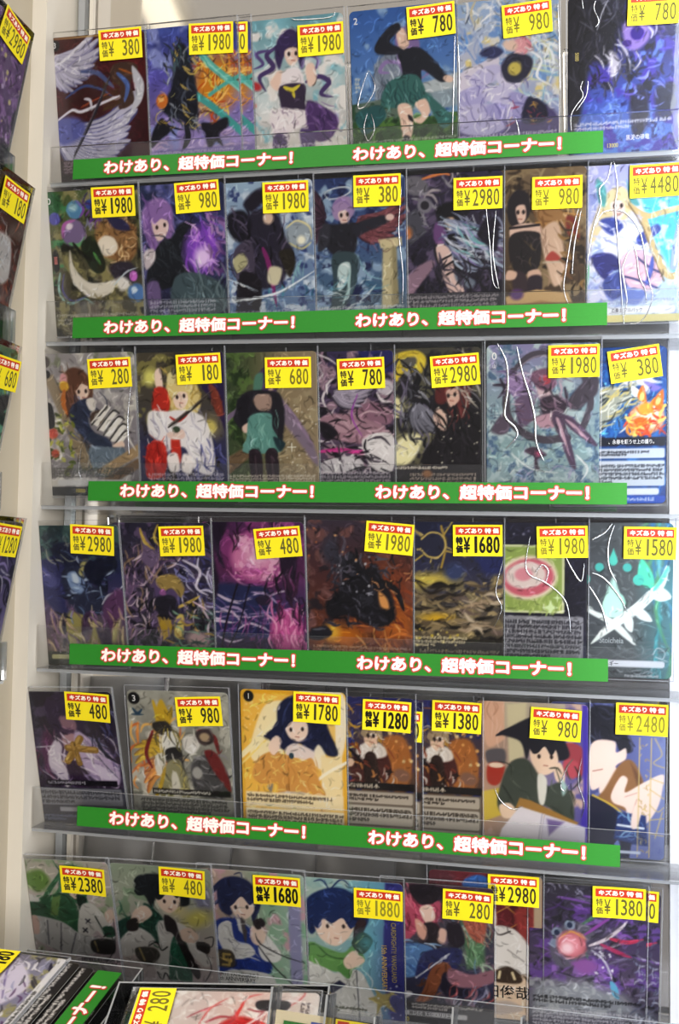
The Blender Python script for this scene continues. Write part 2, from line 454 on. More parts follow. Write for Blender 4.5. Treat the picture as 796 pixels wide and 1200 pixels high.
ART['halo_wings'] = '''
g 303c62 435680 4c6480 43525c
c 101 12 .52 8aa0b8 .8
c 102 8 .6 22284a .8
l d4dce0 1.3 .95 26,18 24,13 34,9 46,9 48,13 38,18 28,19
w 50 40 -22 46 58 9 7a4a50 35222e
w 26 40 230 120 46 8 553a48 2a1e2c
b 9c86aa 2 .97 30,28 36,18 48,18 52,30 46,38 34,38
b e0c4ba 1.5 .95 36,32 44,30 47,38 40,43
s 8a74a0 2.4 .9 32,24 40,20 50,28
b 26262e 2 .97 22,44 36,42 52,42 54,56 50,70 34,72 24,62
b 2a2a34 2 .97 50,44 66,38 82,36 84,42 64,50 52,54
e 85 38 4 3 0 e0c4ba .4
b 35353e 2 .95 18,44 28,42 26,60 16,66
b 3a4a50 1.5 .97 30,70 52,70 54,90 46,112 38,120 28,120 30,96
b bdd0d0 1.5 .9 36,80 46,78 46,92 36,104 34,94
s a8c4c4 3 .9 46,84 44,104 38,118
b 42607c 2 .9 58,92 76,98 92,92 88,102 66,104
s 8ab0bc 1.4 .9 54,72 64,90 84,96
p b8ae8c 2 .9 78,60 90,58 92,118 76,124
p 8f8668 2 .7 86,60 91,58 93,118 86,120
p c8bc98 1.5 .9 74,58 96,56 96,64 76,66
k 103 26 0 90 76 124 20 1.6 -20 30 70a0b0,d8e4e4,2a3c54 .6
k 104 14 60 44 100 68 14 1 30 30 c08088,402028 .5
t 6 118 96 132 4 d8dcd8 .7
'''
ART['silver_mane'] = '''
g 342e44 2c273a 221f2e 1c1a26
c 111 12 .56 5a4f68 .8
c 112 8 .6 14121a .8
k 113 40 0 0 60 50 16 2.4 40 80 5c5a66,8a8890,2a2834,a0989c .8
e 20 10 12 9 20 6a6870 .3
e 28 28 7 7 0 787680 .3
e 28 28 4 4 0 2a2830 .3
p 4a4a54 1.5 .95 4,40 20,30 30,52 14,64
e 8 52 7 6 0 d07838 .8 .9
s d48050 3 .9 26,4 44,0 52,2
b 15141c 2 .97 38,32 54,26 70,34 62,44 72,62 66,92 54,104 44,90 36,70 42,52
b c8a88c 1.5 .9 46,42 54,40 56,48 50,52
b 6a4a78 2 .9 38,44 48,52 44,66 36,60
k 114 60 54 46 100 86 34 2.2 30 20 8c92a8,c8ccd8,5c6280,a4b4c8 .85
k 115 16 60 50 98 80 30 1.6 32 12 70b0b0,9a80c0,d8e0e8 .7
b d8bcb4 1.5 .97 38,66 50,68 56,90 68,114 58,118 46,98
l 18171e 2 .95 42,79 52,74
l 18171e 2 .95 45,85 54,80
l 18171e 2 .95 48,92 58,87
b 8a7282 2 .9 4,100 20,84 34,78 36,84 20,104 10,116
b 6c7684 2 .8 56,90 74,98 70,106 58,100
k 116 40 30 76 100 130 30 2 60 40 1c1a22,302c3a,443e50 .8
b 1e1a2a 2 .8 76,56 86,40 96,46 94,72 84,66
r 0 108 100 140 0 1e1b26 .6
t 8 110 94 130 5 d0c8c8 .6
'''
ART['brass_town'] = '''
g 786650 60503c 4c3c2e 463a2c
c 121 12 .5 8a785c .8
c 122 8 .6 2c221a .8
k 123 40 0 0 100 40 16 2.4 20 80 8c7c62,3e3226,a09070 .7
b 221d24 2 .97 30,28 38,18 48,22 50,38 44,48 36,52 30,44
b e2c2b2 1.5 .95 37,34 45,32 46,44 40,48
b a07a50 3 .9 56,34 70,32 84,44 80,56 60,52
k 124 22 54 30 90 58 16 2 50 50 c09058,7c5834,e0c090 .8
b e2c2b2 1.5 .95 32,52 48,48 60,52 58,64 36,66
b 231e22 1.5 .97 33,58 58,57 60,74 56,90 40,94 32,82
l 231e22 2.4 .95 32,52 58,50
k 125 18 34 60 58 92 12 1.2 60 60 4a4044,6a5a40,0f0d10 .8
b d2b6a0 2 .9 60,56 74,48 80,70 82,96 72,106 66,90 62,76
k 126 18 60 50 82 104 20 1.2 75 20 a88a78,e8d0bc,8c7060 .7
b a84c44 1.5 .9 64,82 70,74 78,82
l c4bca8 1.2 .9 62,84 79,84
b 7a3228 2 .9 82,44 90,46 94,64 84,60
b 3a2e34 2 .97 34,92 46,94 48,112 38,118
b d8b6a2 1.5 .95 30,90 38,92 36,98 28,98
b d8b6a2 1.5 .9 48,92 58,90 60,98 50,100
b 2f2630 2 .97 48,98 60,96 60,112 50,118
k 127 30 78 50 100 116 14 2.6 60 60 3a2c22,8a6c44,20180f,6a4c34 .8
p c8a878 1.5 .95 28,114 56,108 84,112 92,128 30,132
p a88458 1.5 .9 28,124 60,118 92,124 92,136 28,138
e 38 112 6 5 0 5a3a70 .6
r 0 120 100 140 0 6a5844 .4
'''
ART['harp'] = '''
g a2a4d4 b2b8dc a8c4dc c8d4dc
c 131 14 .52 d4d4e8 .8
c 132 9 .58 8c96cc .6
p 54b4d4 3 .8 60,30 102,30 102,110 84,90 70,62
c 133 8 .55 d8ecf0 .8 56 30 100 110
b d8c8a0 2 .95 24,36 34,22 46,20 54,36 46,50 38,44 26,58 18,70 16,60
b ecd4cc 1.5 .95 34,34 44,32 47,42 40,48
b 5a9a9c 2 .95 22,12 30,20 30,36 24,32
b 5a9a9c 2 .95 48,14 52,22 60,36 52,34
b e4e4f0 2 .97 26,58 40,50 56,54 66,66 52,82 36,84 28,74
b 3a4890 2 .95 24,50 36,46 46,54 36,62
k 134 26 24 50 66 84 16 1.6 40 60 b4bce0,f6f6fc,8a94c8 .8
b 3a4890 1.5 .9 58,64 74,54 78,60 62,72
b 32346e 2 .97 18,80 36,78 46,90 34,96 38,104 26,98
b 45508c 2 .95 28,104 44,94 50,110 36,120
b e0b8c4 1.5 .97 44,82 60,76 74,84 80,104 66,112 50,106
b d8aebc 1.5 .9 58,78 74,84 78,98 66,92
l 2e3466 2 .95 58,82 70,92 82,98
l 2e3466 2 .9 44,98 58,102 76,110
s 4a5aa8 4 .9 72,82 70,96 66,108
b 6a7cbc 2 .9 46,110 66,112 60,124 48,122
l c4ac7c 5 .97 50,36 66,46 78,44 96,40
l c4ac7c 6 .97 64,50 72,74 84,98 94,98 96,86
l 6a5840 1.4 .9 48,32 62,54 72,80 82,104
l 9aa8d8 6 .9 96,52 92,70 90,92
l e8ecf8 2 .9 97,54 93,70 91,90
k 135 10 72 46 90 90 30 .8 88 6 8090b8,e8f0f8 .7
b 4c9c60 2 .8 8,92 16,88 14,110 8,116
r 10 126 92 132 2 e8e8ec .95
T 50 129 4 30303a 0 の奏士 アルバック
r 0 133 100 140 0 d4c88c .8
t 30 119 90 124 2 8a90b0 .6
'''
ART['book_stack'] = '''
g 8f8b8b 8a8588 807b80 6a6668
c 141 14 .52 b2aeac .8
c 142 10 .6 6a7058 .7 0 0 100 30
c 143 9 .58 bcb8b0 .7
p 837662 2 .95 4,22 14,20 54,112 42,116
p 4c443c 2 .9 14,20 18,26 60,112 54,112
b 5d4034 2 .97 24,26 34,14 48,18 56,34 52,50 42,56 34,62 26,58
k 144 26 24 16 54 60 20 1.4 75 25 7c584a,42291f,8e6a58 .8
b e2c8b6 1.5 .97 38,30 48,28 52,38 46,46 40,44
b 5d4034 1 .95 36,22 50,22 52,32 44,30 38,36
b d09a9c 1.5 .9 23,20 29,22 28,34 22,30
e 26 32 5 5 0 c89844 .4
s b06a3a 5 .9 26,36 24,48 28,60
b 2e3448 2 .97 34,50 50,44 58,52 50,62 54,76 70,84 72,94 56,92 38,76 30,62
k 145 20 32 46 70 92 18 1.4 60 40 3c445c,20253a,4c5570 .8
b d8d2ca 1.5 .9 48,46 56,44 58,54 52,56
b 4a3a34 1.5 .9 54,58 66,56 64,70 52,68
p e4e0d8 1 .97 52,68 68,50 74,53 59,72
l 2a2828 1.5 .95 53,70 70,52
p e4e0d8 1 .97 58,74 74,56 80,59 65,77
l 2a2828 1.7 .95 59,75 75,57 82,59
p e4e0d8 1 .97 64,80 79,62 86,65 71,82
l 2a2828 1.7 .95 65,80 80,63 87,65
p e4e0d8 1 .97 70,85 83,69 90,71 77,87
l 2a2828 1.7 .95 71,85 84,70 91,72
p e4e0d8 1 .97 76,89 86,76 92,78 82,90
l 2a2828 1.7 .95 76,89 87,77 93,78
b e2c8b6 1.5 .9 74,90 84,86 86,92 78,94
b 66727e 2 .95 50,92 70,92 86,94 84,110 60,120 50,108
k 146 14 50 92 86 116 20 1.6 80 20 7e8a94,4c5864 .7
k 147 60 2 60 34 120 7 3 30 80 6c7434,4c5a26,a0a050,38401c .85
e 12 78 5 5 0 a8483c .5
e 13 98 4 4 0 984434 .5
p 9c8668 2 .9 54,116 102,88 102,100 66,120
p 6c5844 2 .9 60,124 102,102 102,112 76,126
s e0dcd4 2.5 .7 96,62 90,80 98,96
t 6 112 94 122 4 3c3a38 .8
r 14 124 84 130 1 c4c4c4 .9
T 60 127 5 222228 0 Abigail
r 0 131 100 140 0 202428 .9
T 38 135 5 c8b840 0 10000
e 6 8 6 6 0 4a4444
T 6 8 7 f0f0f0 0 2
e 8 20 4 4 0 18181c
b 1a1a20 1 .95 4,50 12,50 14,70 6,72
'''
ART['shrine_bells'] = '''
g 4c473c 4a453e 353552 2c2c48
c 151 12 .54 8a8450 .8 0 0 60 70
c 152 9 .6 26221f .8
p 3a3634 2 .9 50,0 60,0 66,40 54,36
e 25 24 7 8 0 d8d47a .9 .9
e 28 64 7 7 0 b8a840 1 .9
e 84 72 6 6 0 f0e480 .7
e 84 72 12 12 0 b0a060 1 .5
p 2e2446 2 .9 84,0 100,0 100,80 90,50 76,34
b 7a3c30 2 .9 84,30 94,40 98,60 90,58
b d9c68a 2 .97 42,30 54,20 68,24 76,44 72,58 60,62 48,56 42,46
k 153 30 40 20 76 62 18 1.6 80 30 c0a660,f0e4b4,a88c4c .8
b efd6c6 1.5 .97 48,38 58,34 63,44 58,54 50,52
b d9c68a 1 .95 44,32 60,30 64,38 54,38 48,44
b e0d4a0 1.5 .9 42,28 46,18 50,30
b efd6c6 1.5 .95 30,20 36,16 38,36 32,40
b b0382e 2 .97 30,34 42,36 44,54 34,62 26,54
b e8e4e2 2 .95 22,58 34,56 44,60 34,82 22,78
b e8e4e4 2 .97 40,58 62,56 80,66 88,100 84,118 66,112 58,92 40,96 30,112 22,96 34,76
k 154 40 24 58 88 118 24 1.5 70 30 b8b4c0,fafafa,9c98a8 .8
b b43a30 2 .95 44,84 52,80 54,104 46,108
s b43a30 3 .9 44,62 52,66 62,60
b a8302a 2 .97 20,90 36,86 40,104 34,120 18,120
k 155 14 18 88 40 120 18 1.4 80 20 c8483c,7c201c .8
b e2c8bc 1.5 .9 40,78 56,74 58,82 46,84
s 35302e 3 .97 42,72 62,58 88,38
s 6a6058 1 .9 42,70 62,56 88,36
e 50 74 4 3 0 3c4a3a .4
b efe8e4 2 .9 40,100 50,98 52,114 42,114
b efe8e4 2 .9 56,98 66,102 64,116 54,114
k 156 20 70 88 100 130 20 1.8 60 50 2c2f5c,4a4c80,6a6ca0 .7
t 20 116 96 128 3 d0ccd8 .6
'''
ART['twin_tails'] = '''
h 34452f 4c543a 8a7c62 8f8068
c 161 10 .5 26361f .9 0 0 34 100
c 162 7 .56 5c7440 .8 0 0 40 80
c 163 10 .58 a09478 .7 50 0 100 140
k 164 40 46 60 100 130 16 .9 20 90 5c5240,b8ac90,6a5f4a .7
o 165 50 40 50 100 130 .4 1 e8e4d8,c8c4b0 .8
p 6a5844 2 .9 0,104 36,86 40,94 4,122
b 4f3d5c 2 .97 42,22 52,14 58,24 60,40 50,44 42,36
b 7d7080 3 .95 58,36 72,52 92,80 100,104 96,106 80,84 64,64 54,50
s 8c7a90 4 .9 60,40 76,60 96,90
s 75667c 5 .9 36,42 22,54 8,66 2,84
b 557c6c 1.5 .8 40,22 48,20 46,36 38,38
b c8a898 1.5 .95 52,28 57,28 57,36 53,36
b 25232a 2 .97 22,44 34,36 52,36 64,40 68,62 62,92 50,62 36,62 28,74 18,64 20,54
b a48c80 1.5 .9 38,42 54,40 54,54 42,54
b 1f1d24 2 .9 22,48 32,40 34,58 26,70
b e0c0b0 1.5 .95 26,70 34,66 36,74 28,76
b 639088 1.5 .98 34,60 54,58 56,72 66,92 46,96 26,94 30,80
k 166 24 30 62 62 94 16 1 80 14 3e6660,8cb8ac,4c7870 .8
b 22343a 1.5 .9 56,80 68,86 62,94
b 2a2028 1.5 .98 32,94 44,96 44,128 38,132 34,124
b 2a2028 1.5 .98 48,96 60,94 60,128 52,132
s 4c3c44 2 .7 38,98 39,124
s 4c3c44 2 .7 54,98 56,124
l f0f0e0 .8 .9 70,90 78,90
l f0f0e0 .8 .9 74,86 74,94
t 8 116 96 130 5 d8d0c0 .7
'''
ART['mauve_clash'] = '''
g 3a3350 463a50 54465a 2c2834
c 171 10 .5 8a7480 .9
c 172 7 .56 1e1a24 .95
p 28285c 2 .9 66,0 100,0 100,20 80,24
k 173 70 24 0 100 120 26 2.2 30 90 17141c,b8acb4,8c7484,201c26,d8d0d4 .85
b 9a7a86 2 .95 30,62 50,58 78,62 92,74 80,86 50,84 34,78
b 866676 2 .95 60,54 80,48 98,56 96,68 80,66
b b0909a 1.5 .8 40,66 60,64 70,72 50,76
k 174 34 28 50 98 90 18 1.5 20 60 2a2028,c4a8b0,5c4450,1a161c .9
w 40 40 -30 30 50 7 a8a0b0 2c2834
b 1e1a22 2 .9 28,66 40,68 46,78 34,82
s b03a7a 4 .9 26,94 50,92 74,96 100,92
s d858a0 1.4 .9 26,93 60,93 100,91
b d8d4d4 1.5 .95 70,82 98,78 98,112 78,108
b c8c4c8 1.5 .95 30,104 60,98 70,108 40,116
k 175 26 26 84 100 120 22 2 20 60 18161c,e4e0e0,3c3640 .9
s 9c4aa8 1.6 .9 66,40 60,60 70,80
e 92 34 8 7 0 c0b8c0 .3
r 0 114 100 140 0 2a2630 .7
t 28 112 96 134 6 d0c8d0 .65
'''
ART['red_haired_duelist'] = '''
g 4a4840 5a5848 6c6a54 2c2822
c 181 10 .5 25232a .9
b d8c04c 2 .95 20,6 40,2 50,10 44,24 30,22 22,30 16,18
b 5c5a54 2 .9 26,10 40,8 40,16 30,18
b e4dca8 2 .9 18,44 30,52 24,64 16,60
b e8e2b4 3 .95 22,86 36,78 46,84 36,104 22,110 16,100
b d8d090 3 .8 50,66 58,60 60,72 52,80
k 182 60 18 14 60 90 22 2.4 65 50 26262c,4c4c54,8c8c94,18181c,6a6478 .9
w 38 50 20 90 46 7 7c7c88 2c2c34
b 1d1b20 2 .97 58,44 74,40 98,46 100,118 70,122 44,110 50,92 58,78
b 5c2c2c 2 .97 60,34 72,28 88,32 90,50 82,66 76,48 64,52 58,48
k 183 24 58 30 92 68 16 1.4 80 20 7c3c38,3a1a1c,8c4c44 .8
b d8b4a4 1.5 .95 68,40 78,38 80,48 72,54
b e0c0b0 1.5 .95 56,62 62,56 68,62 68,76 62,74 58,70
l 2c2020 1 .8 60,62 64,72
k 184 26 50 60 100 118 26 2 75 24 0f0e12,2f2b33,232027 .9
o 185 20 60 50 100 110 .5 1 e0dcc8 .7
k 186 20 80 10 100 60 26 2 60 40 8c8a90,b8b4a8,3c3a40 .8
r 0 108 100 140 0 231f22 .75
t 20 109 96 112 1 e8e0d0 .9
t 34 115 96 134 5 d0c0b0 .6
e 50 116 5 4 0 90684a .5 .7
'''
ART['spiral_ring'] = '''
g 8c88b0 8fa2ae 8ca6aa 9cb0ba
c 191 9 .5 b8ccd0 .9
c 192 7 .57 58708c .8
k 193 150 0 0 100 140 16 1.2 60 80 dce8e8,5c7488,8cb0b8,b8a8d0,46586c .7
l 4f4a55 6 .95 28,20 40,10 60,9 78,16 88,34 92,54 86,74
l 4f4a55 7 .95 24,24 18,44 20,66 34,80 52,86 72,84
l 8c8494 1.5 .9 28,22 42,12 60,11 76,18
b 5b5160 2 .9 4,78 14,62 22,66 18,80
b 4a4450 2 .9 86,34 98,30 98,44 90,52 80,60 72,52
b 9c86b0 2 .85 16,30 34,28 40,44 24,46
k 194 24 16 26 42 50 22 1.6 20 20 c8b8d8,7a6890 .8
b d8c0c8 2 .9 44,36 54,32 58,46 50,52
b 7a5a70 2 .95 40,26 56,22 62,36 54,42 44,38
e 52 32 5 4 20 b8505c .4
b 3e3442 2 .97 48,50 62,46 72,54 66,64 52,66
b 6a5a74 2 .95 26,50 40,46 42,66 30,74
k 195 40 26 26 76 72 16 1.8 50 60 3a3040,c8b4c4,8c7488,6a5468 .85
b c09cac 1.5 .9 44,66 62,62 66,72 50,76
b 55465c 1.5 .97 58,66 66,62 76,92 80,112 74,108 66,86
b c4a4b4 1 .9 62,68 66,70 74,98 72,96
b 55465c 1.5 .97 66,64 76,66 94,84 98,92 90,88 74,76
b c4a4b4 1 .8 70,68 78,72 90,85 86,84
s 3c3444 3 .9 12,30 16,40 10,48
s 3c3444 3 .9 6,36 20,36
b 4a3c4c 1.5 .9 42,92 50,96 54,100 46,104 48,114 43,112 42,102 34,96
e 47 98 2 2 0 c06080 .4
s f0f4f4 2 .9 80,100 90,112 84,124
s e8f0f0 1.6 .9 22,98 40,112 64,116
t 4 52 8 72 4 4a5060 .6
T 7 10 9 fafafa 0 0
T 7 19 4 fafafa 0 山
t 6 126 94 138 4 3c4450 .7
'''
ART['ember_familiar'] = '''
g 16407c 1a4a8e 16407e 1c448a
c 201 10 .55 2f6cb4 .8
k 202 40 30 10 100 80 14 1.2 90 5 4a90d0,70c0e8,2a62a8 .7
o 203 20 30 30 100 78 .5 1.6 80d0f0,c0ecf8 .8
b e8e8f0 2 .95 62,26 72,30 82,20 92,18 88,28 96,32 86,34 84,42 78,34 66,36
b 7a70c0 2 .8 80,30 96,36 88,40
b 9ca094 2 .95 40,40 56,34 62,42 74,30 70,44 58,54 64,58 50,66 40,74
k 204 50 38 30 74 74 14 1.8 -40 40 e4e4d8,5c645c,c8b878,30383c .85
b f0f0e8 1 .9 70,34 80,42 72,44
b d85a2c 3 .95 68,60 76,52 88,50 97,58 96,70 88,76 76,76 68,72
e 84 62 13 12 0 fff0d0 .6 .95
k 205 50 68 48 98 80 10 2.4 60 90 f09030,e85028,f8d070,c83c20 .85
b e87028 1.5 .95 75,44 80,34 83,50
b e87028 1.5 .95 88,50 97,38 96,56
e 79 44 2 4 10 f8d080 .4
e 93 48 2 4 20 f8d080 .4
e 82 55 6 5 0 f0a040 .5
e 78 66 6 4 0 e06a24 .4
o 206 20 10 10 100 80 .5 1.2 e0f4fc .7
r 0 80 100 88 0 0c1428 .95
T 70 84 4.2 f0f0f0 0 、永春を願うせ上の護り。
r 6 90 99 99 2 c8d0dc .95
r 6 101 99 124 2 ccd4de .95
t 10 92 84 97 2 20242c .9
t 10 104 97 122 5 20242c .85
r 10 126 94 132 2 e4e8f0 .95
T 60 129 5 202028 0 炎の霊
r 0 133 100 140 0 2a56b8 .9
t 60 134 96 138 1 d8e0f0 .8
'''
ART['night_wyvern'] = '''
g 2c3a3c 2c2f52 5a4a64 6f6450
c 211 12 .5 46605c .8 0 0 100 34
c 212 9 .58 1c2030 .9 60 20 100 90
b 2d2f5a 3 .95 0,22 16,34 34,30 44,44 40,80 60,98 50,104 30,88 10,60 0,50
b 484a7c 3 .8 4,40 20,40 34,54 28,62 10,54
s 9a94b4 2 .7 2,34 16,44 26,52
b a8a068 4 .8 44,58 52,40 66,34 62,48 52,60
b 948c58 4 .85 34,100 48,82 70,82 84,100 76,124 44,126
b b0a874 4 .7 78,100 92,70 96,92 88,118
b 2c3044 2 .97 38,48 48,36 58,38 56,50 66,58 80,66 86,84 78,98 60,90 46,84 40,66
b 7e92b4 2 .9 44,48 54,46 62,58 56,68 46,62
b c4d0dc 2 .7 48,48 54,48 56,56 50,58
k 213 40 36 38 84 96 16 2 40 60 171a28,5c6c8c,90a0b8,2a3048 .9
b 22263c 2 .95 30,22 44,16 56,24 60,36 48,42 36,36
k 214 14 26 16 60 40 18 1.6 30 40 46506c,8a8c80,14182a .9
s a4b2c8 5 .95 62,54 72,50 88,46 94,38
s 1c2034 2 .9 62,58 76,54 92,42
b 14182a 2 .9 66,36 92,30 96,42 84,48 76,60 62,50
s c8d0d8 2.4 .95 78,78 84,70 94,66 102,58
b 5a3c5c 3 .9 78,80 98,62 100,84 88,100 82,118
b 3e2c44 2 .95 56,92 66,86 64,110 54,118
b 4a4050 2 .95 68,90 82,96 84,124 74,120
s 2c2a3a 4 .95 38,88 36,104 40,122
s 241f30 3 .9 36,110 34,124
k 215 40 10 84 100 126 22 2.6 70 30 8a6a8c,b49a84,58465c,c8b890 .6
r 0 126 100 140 0 34362c .6
b 1c1e26 1 .9 6,58 12,56 16,74 9,76
T 11 66 4.6 d8c878 90 9000
r 20 129 86 134 2 b8b488 .7
'''
ART['antler_beast'] = '''
g 2c2a3a 3a3446 33303a 2a2c2c
c 221 10 .52 5a4c66 .9
c 222 8 .58 191820 .9
c 223 8 .55 5c7c70 .8 60 80 100 140
k 224 110 12 22 64 110 20 2 110 50 a88ca4,d8c4cc,6a5470,8c7460,443850 .85
k 225 60 60 20 100 80 22 2 50 50 8484b4,c8c4dc,4c4a78,2a2840 .85
b 6a5a74 2 .9 30,8 40,20 48,34 40,44 30,36 32,24
s b89c50 3 .95 30,6 34,18 44,26
s b89c50 2.4 .95 48,2 44,14 50,24
s 8a7a9c 3 .9 56,4 62,18 54,32
b 57486a 2 .95 42,60 56,54 66,66 60,80 46,82
b 978250 2 .95 44,54 62,50 72,62 68,72 60,64 50,66
e 50 68 3.4 3.4 0 8c5a8c .4
s c8ac60 3 .95 60,84 74,78 88,70
s b89a48 4 .95 46,90 52,104 48,116
b a88c3c 2 .95 44,92 54,88 58,104 50,112
b c8b468 2 .95 62,92 70,90 68,112 60,110
b 26242e 2 .95 42,74 62,72 64,90 48,94
k 226 50 20 80 96 130 18 2.2 60 60 1c1c22,c4b4c0,7a6a80,9c8448 .8
e 84 114 12 9 20 b09494 .5 .8
s d8d0e0 3 .9 72,36 88,46 84,62 96,70
s e8c8d8 2 .9 80,76 94,84
k 227 26 60 84 100 120 14 2 30 50 4c6c60,86a890,2c3c38 .7
t 14 124 96 134 2 c8c4cc .6
'''
ART['rose_moon'] = '''
g 4a2a4e 5a3054 2c2c4c 3a2440
c 231 12 .52 7c3f70 .9
n 232 14 .3
e 55 33 30 26 -8 8c3f78 .5
e 55 33 26 23 -8 c27aa0 .3
c 233 7 .52 e0b0c8 .8 32 12 80 56
c 234 6 .58 9c4c84 .8 32 12 80 56
e 55 33 13 10 0 e4bccc .9 .6
s b878a0 2 .8 24,46 40,60 64,62 78,54
b 2b2f52 4 .95 6,64 40,60 68,66 70,104 6,110
k 235 40 6 70 80 112 30 2.4 8 16 6a5a8c,a490b4,383a66,c8b8cc .75
b 241a2c 3 .97 6,0 16,0 12,30 16,60 8,80 4,60
b 241a2c 3 .97 12,0 26,0 18,24 22,44 14,30
b 2a1e30 2 .97 76,30 92,26 90,60 86,80 80,66
l 1c1624 1.4 .95 46,60 34,100 22,124
l 1c1624 2 .95 34,60 22,96 16,124
l 2a2034 1 .9 58,70 52,110
b 2c2438 1.5 .9 52,72 64,70 66,78 56,80
b b85c90 4 .95 66,96 76,84 92,86 98,104 92,124 76,126 66,114
k 236 50 64 80 100 124 18 2 85 16 e8a8c8,8c3c70,d07aa8,5c2450 .8
k 237 24 60 50 100 90 24 2 85 14 1c1420,3a2438,6a3c60 .8
k 238 30 0 90 60 128 22 1.2 100 20 c87ab0,4a2a50,8a4c80 .7
k 239 20 8 0 100 22 18 1.8 90 14 1c121e,b06898 .7
t 8 122 94 134 3 d0bccc .6
'''
ART['ember_golem'] = '''
g 3c3440 4a2e30 5a3428 6a3c28
c 241 12 .52 6a4a48 .8
c 242 9 .58 2a2228 .8
e 70 70 30 40 30 7a4028 .8 .8
e 84 96 20 16 0 a8602c .9 .8
e 34 110 22 12 0 b46a28 .9 .8
e 24 106 8 8 0 d8a848 .8 .8
k 243 40 40 60 100 130 24 2.6 40 50 8c4428,c87840,5c2a20,e0a868 .6
b 1b1a20 3 .97 32,40 42,30 50,36 58,44 66,40 72,54 80,68 84,90 70,100 54,96 40,90 22,92 18,78 30,66
k 244 80 20 32 84 100 14 2.2 40 70 101016,35343e,565560,24232c .9
o 245 12 28 32 62 86 2.4 5 2c2c34,1a1a20 .9
o 246 12 28 32 62 86 .8 1.6 8a8a94,b8b8c0 .8
k 247 20 20 10 40 60 14 2.4 100 30 2a2a34,55505c .8
e 22 28 8 14 10 3a3844 .7 .8
s 1a181c 6 .95 70,56 84,64 92,84
b d89a60 2 .8 68,66 76,72 78,82 70,80
k 248 20 60 40 100 70 8 1.2 30 80 e0a070,1a1418 .7
b 24242c 2 .97 4,104 18,100 24,108 12,114 2,112
s 5a5a64 2 .9 6,104 18,103
o 249 26 0 0 100 60 .5 1.4 1a1418,a86848,d8a070 .7
t 6 118 96 128 3 d8c0a8 .5
'''
ART['golden_clouds'] = '''
g 20243c 33344c 5c5446 3a3430
c 251 12 .5 7a7054 .9 0 40 100 110
c 252 9 .58 2a2828 .95 0 30 100 120
c 253 7 .6 b8a478 .8 20 50 100 110
l b49c54 1.6 .95 16,4 40,24 70,30
l b49c54 1.6 .95 54,0 40,20 20,36
l c8b06a 1.2 .95 20,8 36,20 34,38
l a88c44 2 .95 44,4 48,22 44,42
l c8b06a 1.2 .9 22,26 44,22 66,32
e 36 22 12 12 0 2a2c40 .2 .7
l c8b06a 1.6 .95 26,16 34,10 44,12 48,22 42,32 32,32 25,25
e 30 54 26 7 -6 c8b45c .9 .8
e 40 90 16 6 0 d0a83c .9 .8
k 254 60 10 56 100 112 24 4 0 20 241f1c,5c5040,8a7a5c,16130f .6
k 255 30 60 66 100 100 16 4 10 30 a8947c,6a5c54,c8b8a0 .5
b 2a3060 4 .8 70,10 100,20 100,46 80,44
e 56 46 9 8 0 3a4468 .7
r 0 108 100 140 0 2e2a26 .7
t 18 106 66 116 3 e0d4b0 .8
t 24 118 96 134 4 d8ccb0 .5
o 256 20 20 96 60 120 .5 1.6 d0b850,f0e0a0 .7
'''
ART['green_panel'] = '''
g 232336 1e1e2e 20202c 2a2c50
c 261 16 .6 34344a .6
o 262 6 24 4 80 12 1 2 8a8aa0 .6
r 18 20 80 82 1 d4dcae
r 20 22 78 80 1 93a860
k 263 14 22 70 78 80 12 3 90 20 b8cc80,a8bc70 .6
e 48 50 26 20 -8 e8ddc8 .15
e 48 50 23 17 -8 c86a7a .15
e 46 48 18 12 -8 e4d8d4 .2
e 44 47 8 6 -8 d894a0 .4
b d8ecb8 1 .95 68,70 70,75 75,77 70,79 68,84 66,79 61,77 66,75
b d8ecb8 1 .9 74,64 75,67 78,68 75,69 74,72 73,69 70,68 73,67
r 4 85 97 126 2 8f9098 .95
t 8 88 94 124 8 24242c .9
r 30 127 90 132 1 c8c8d0 .9
r 0 134 100 140 0 2a3060 .9
'''
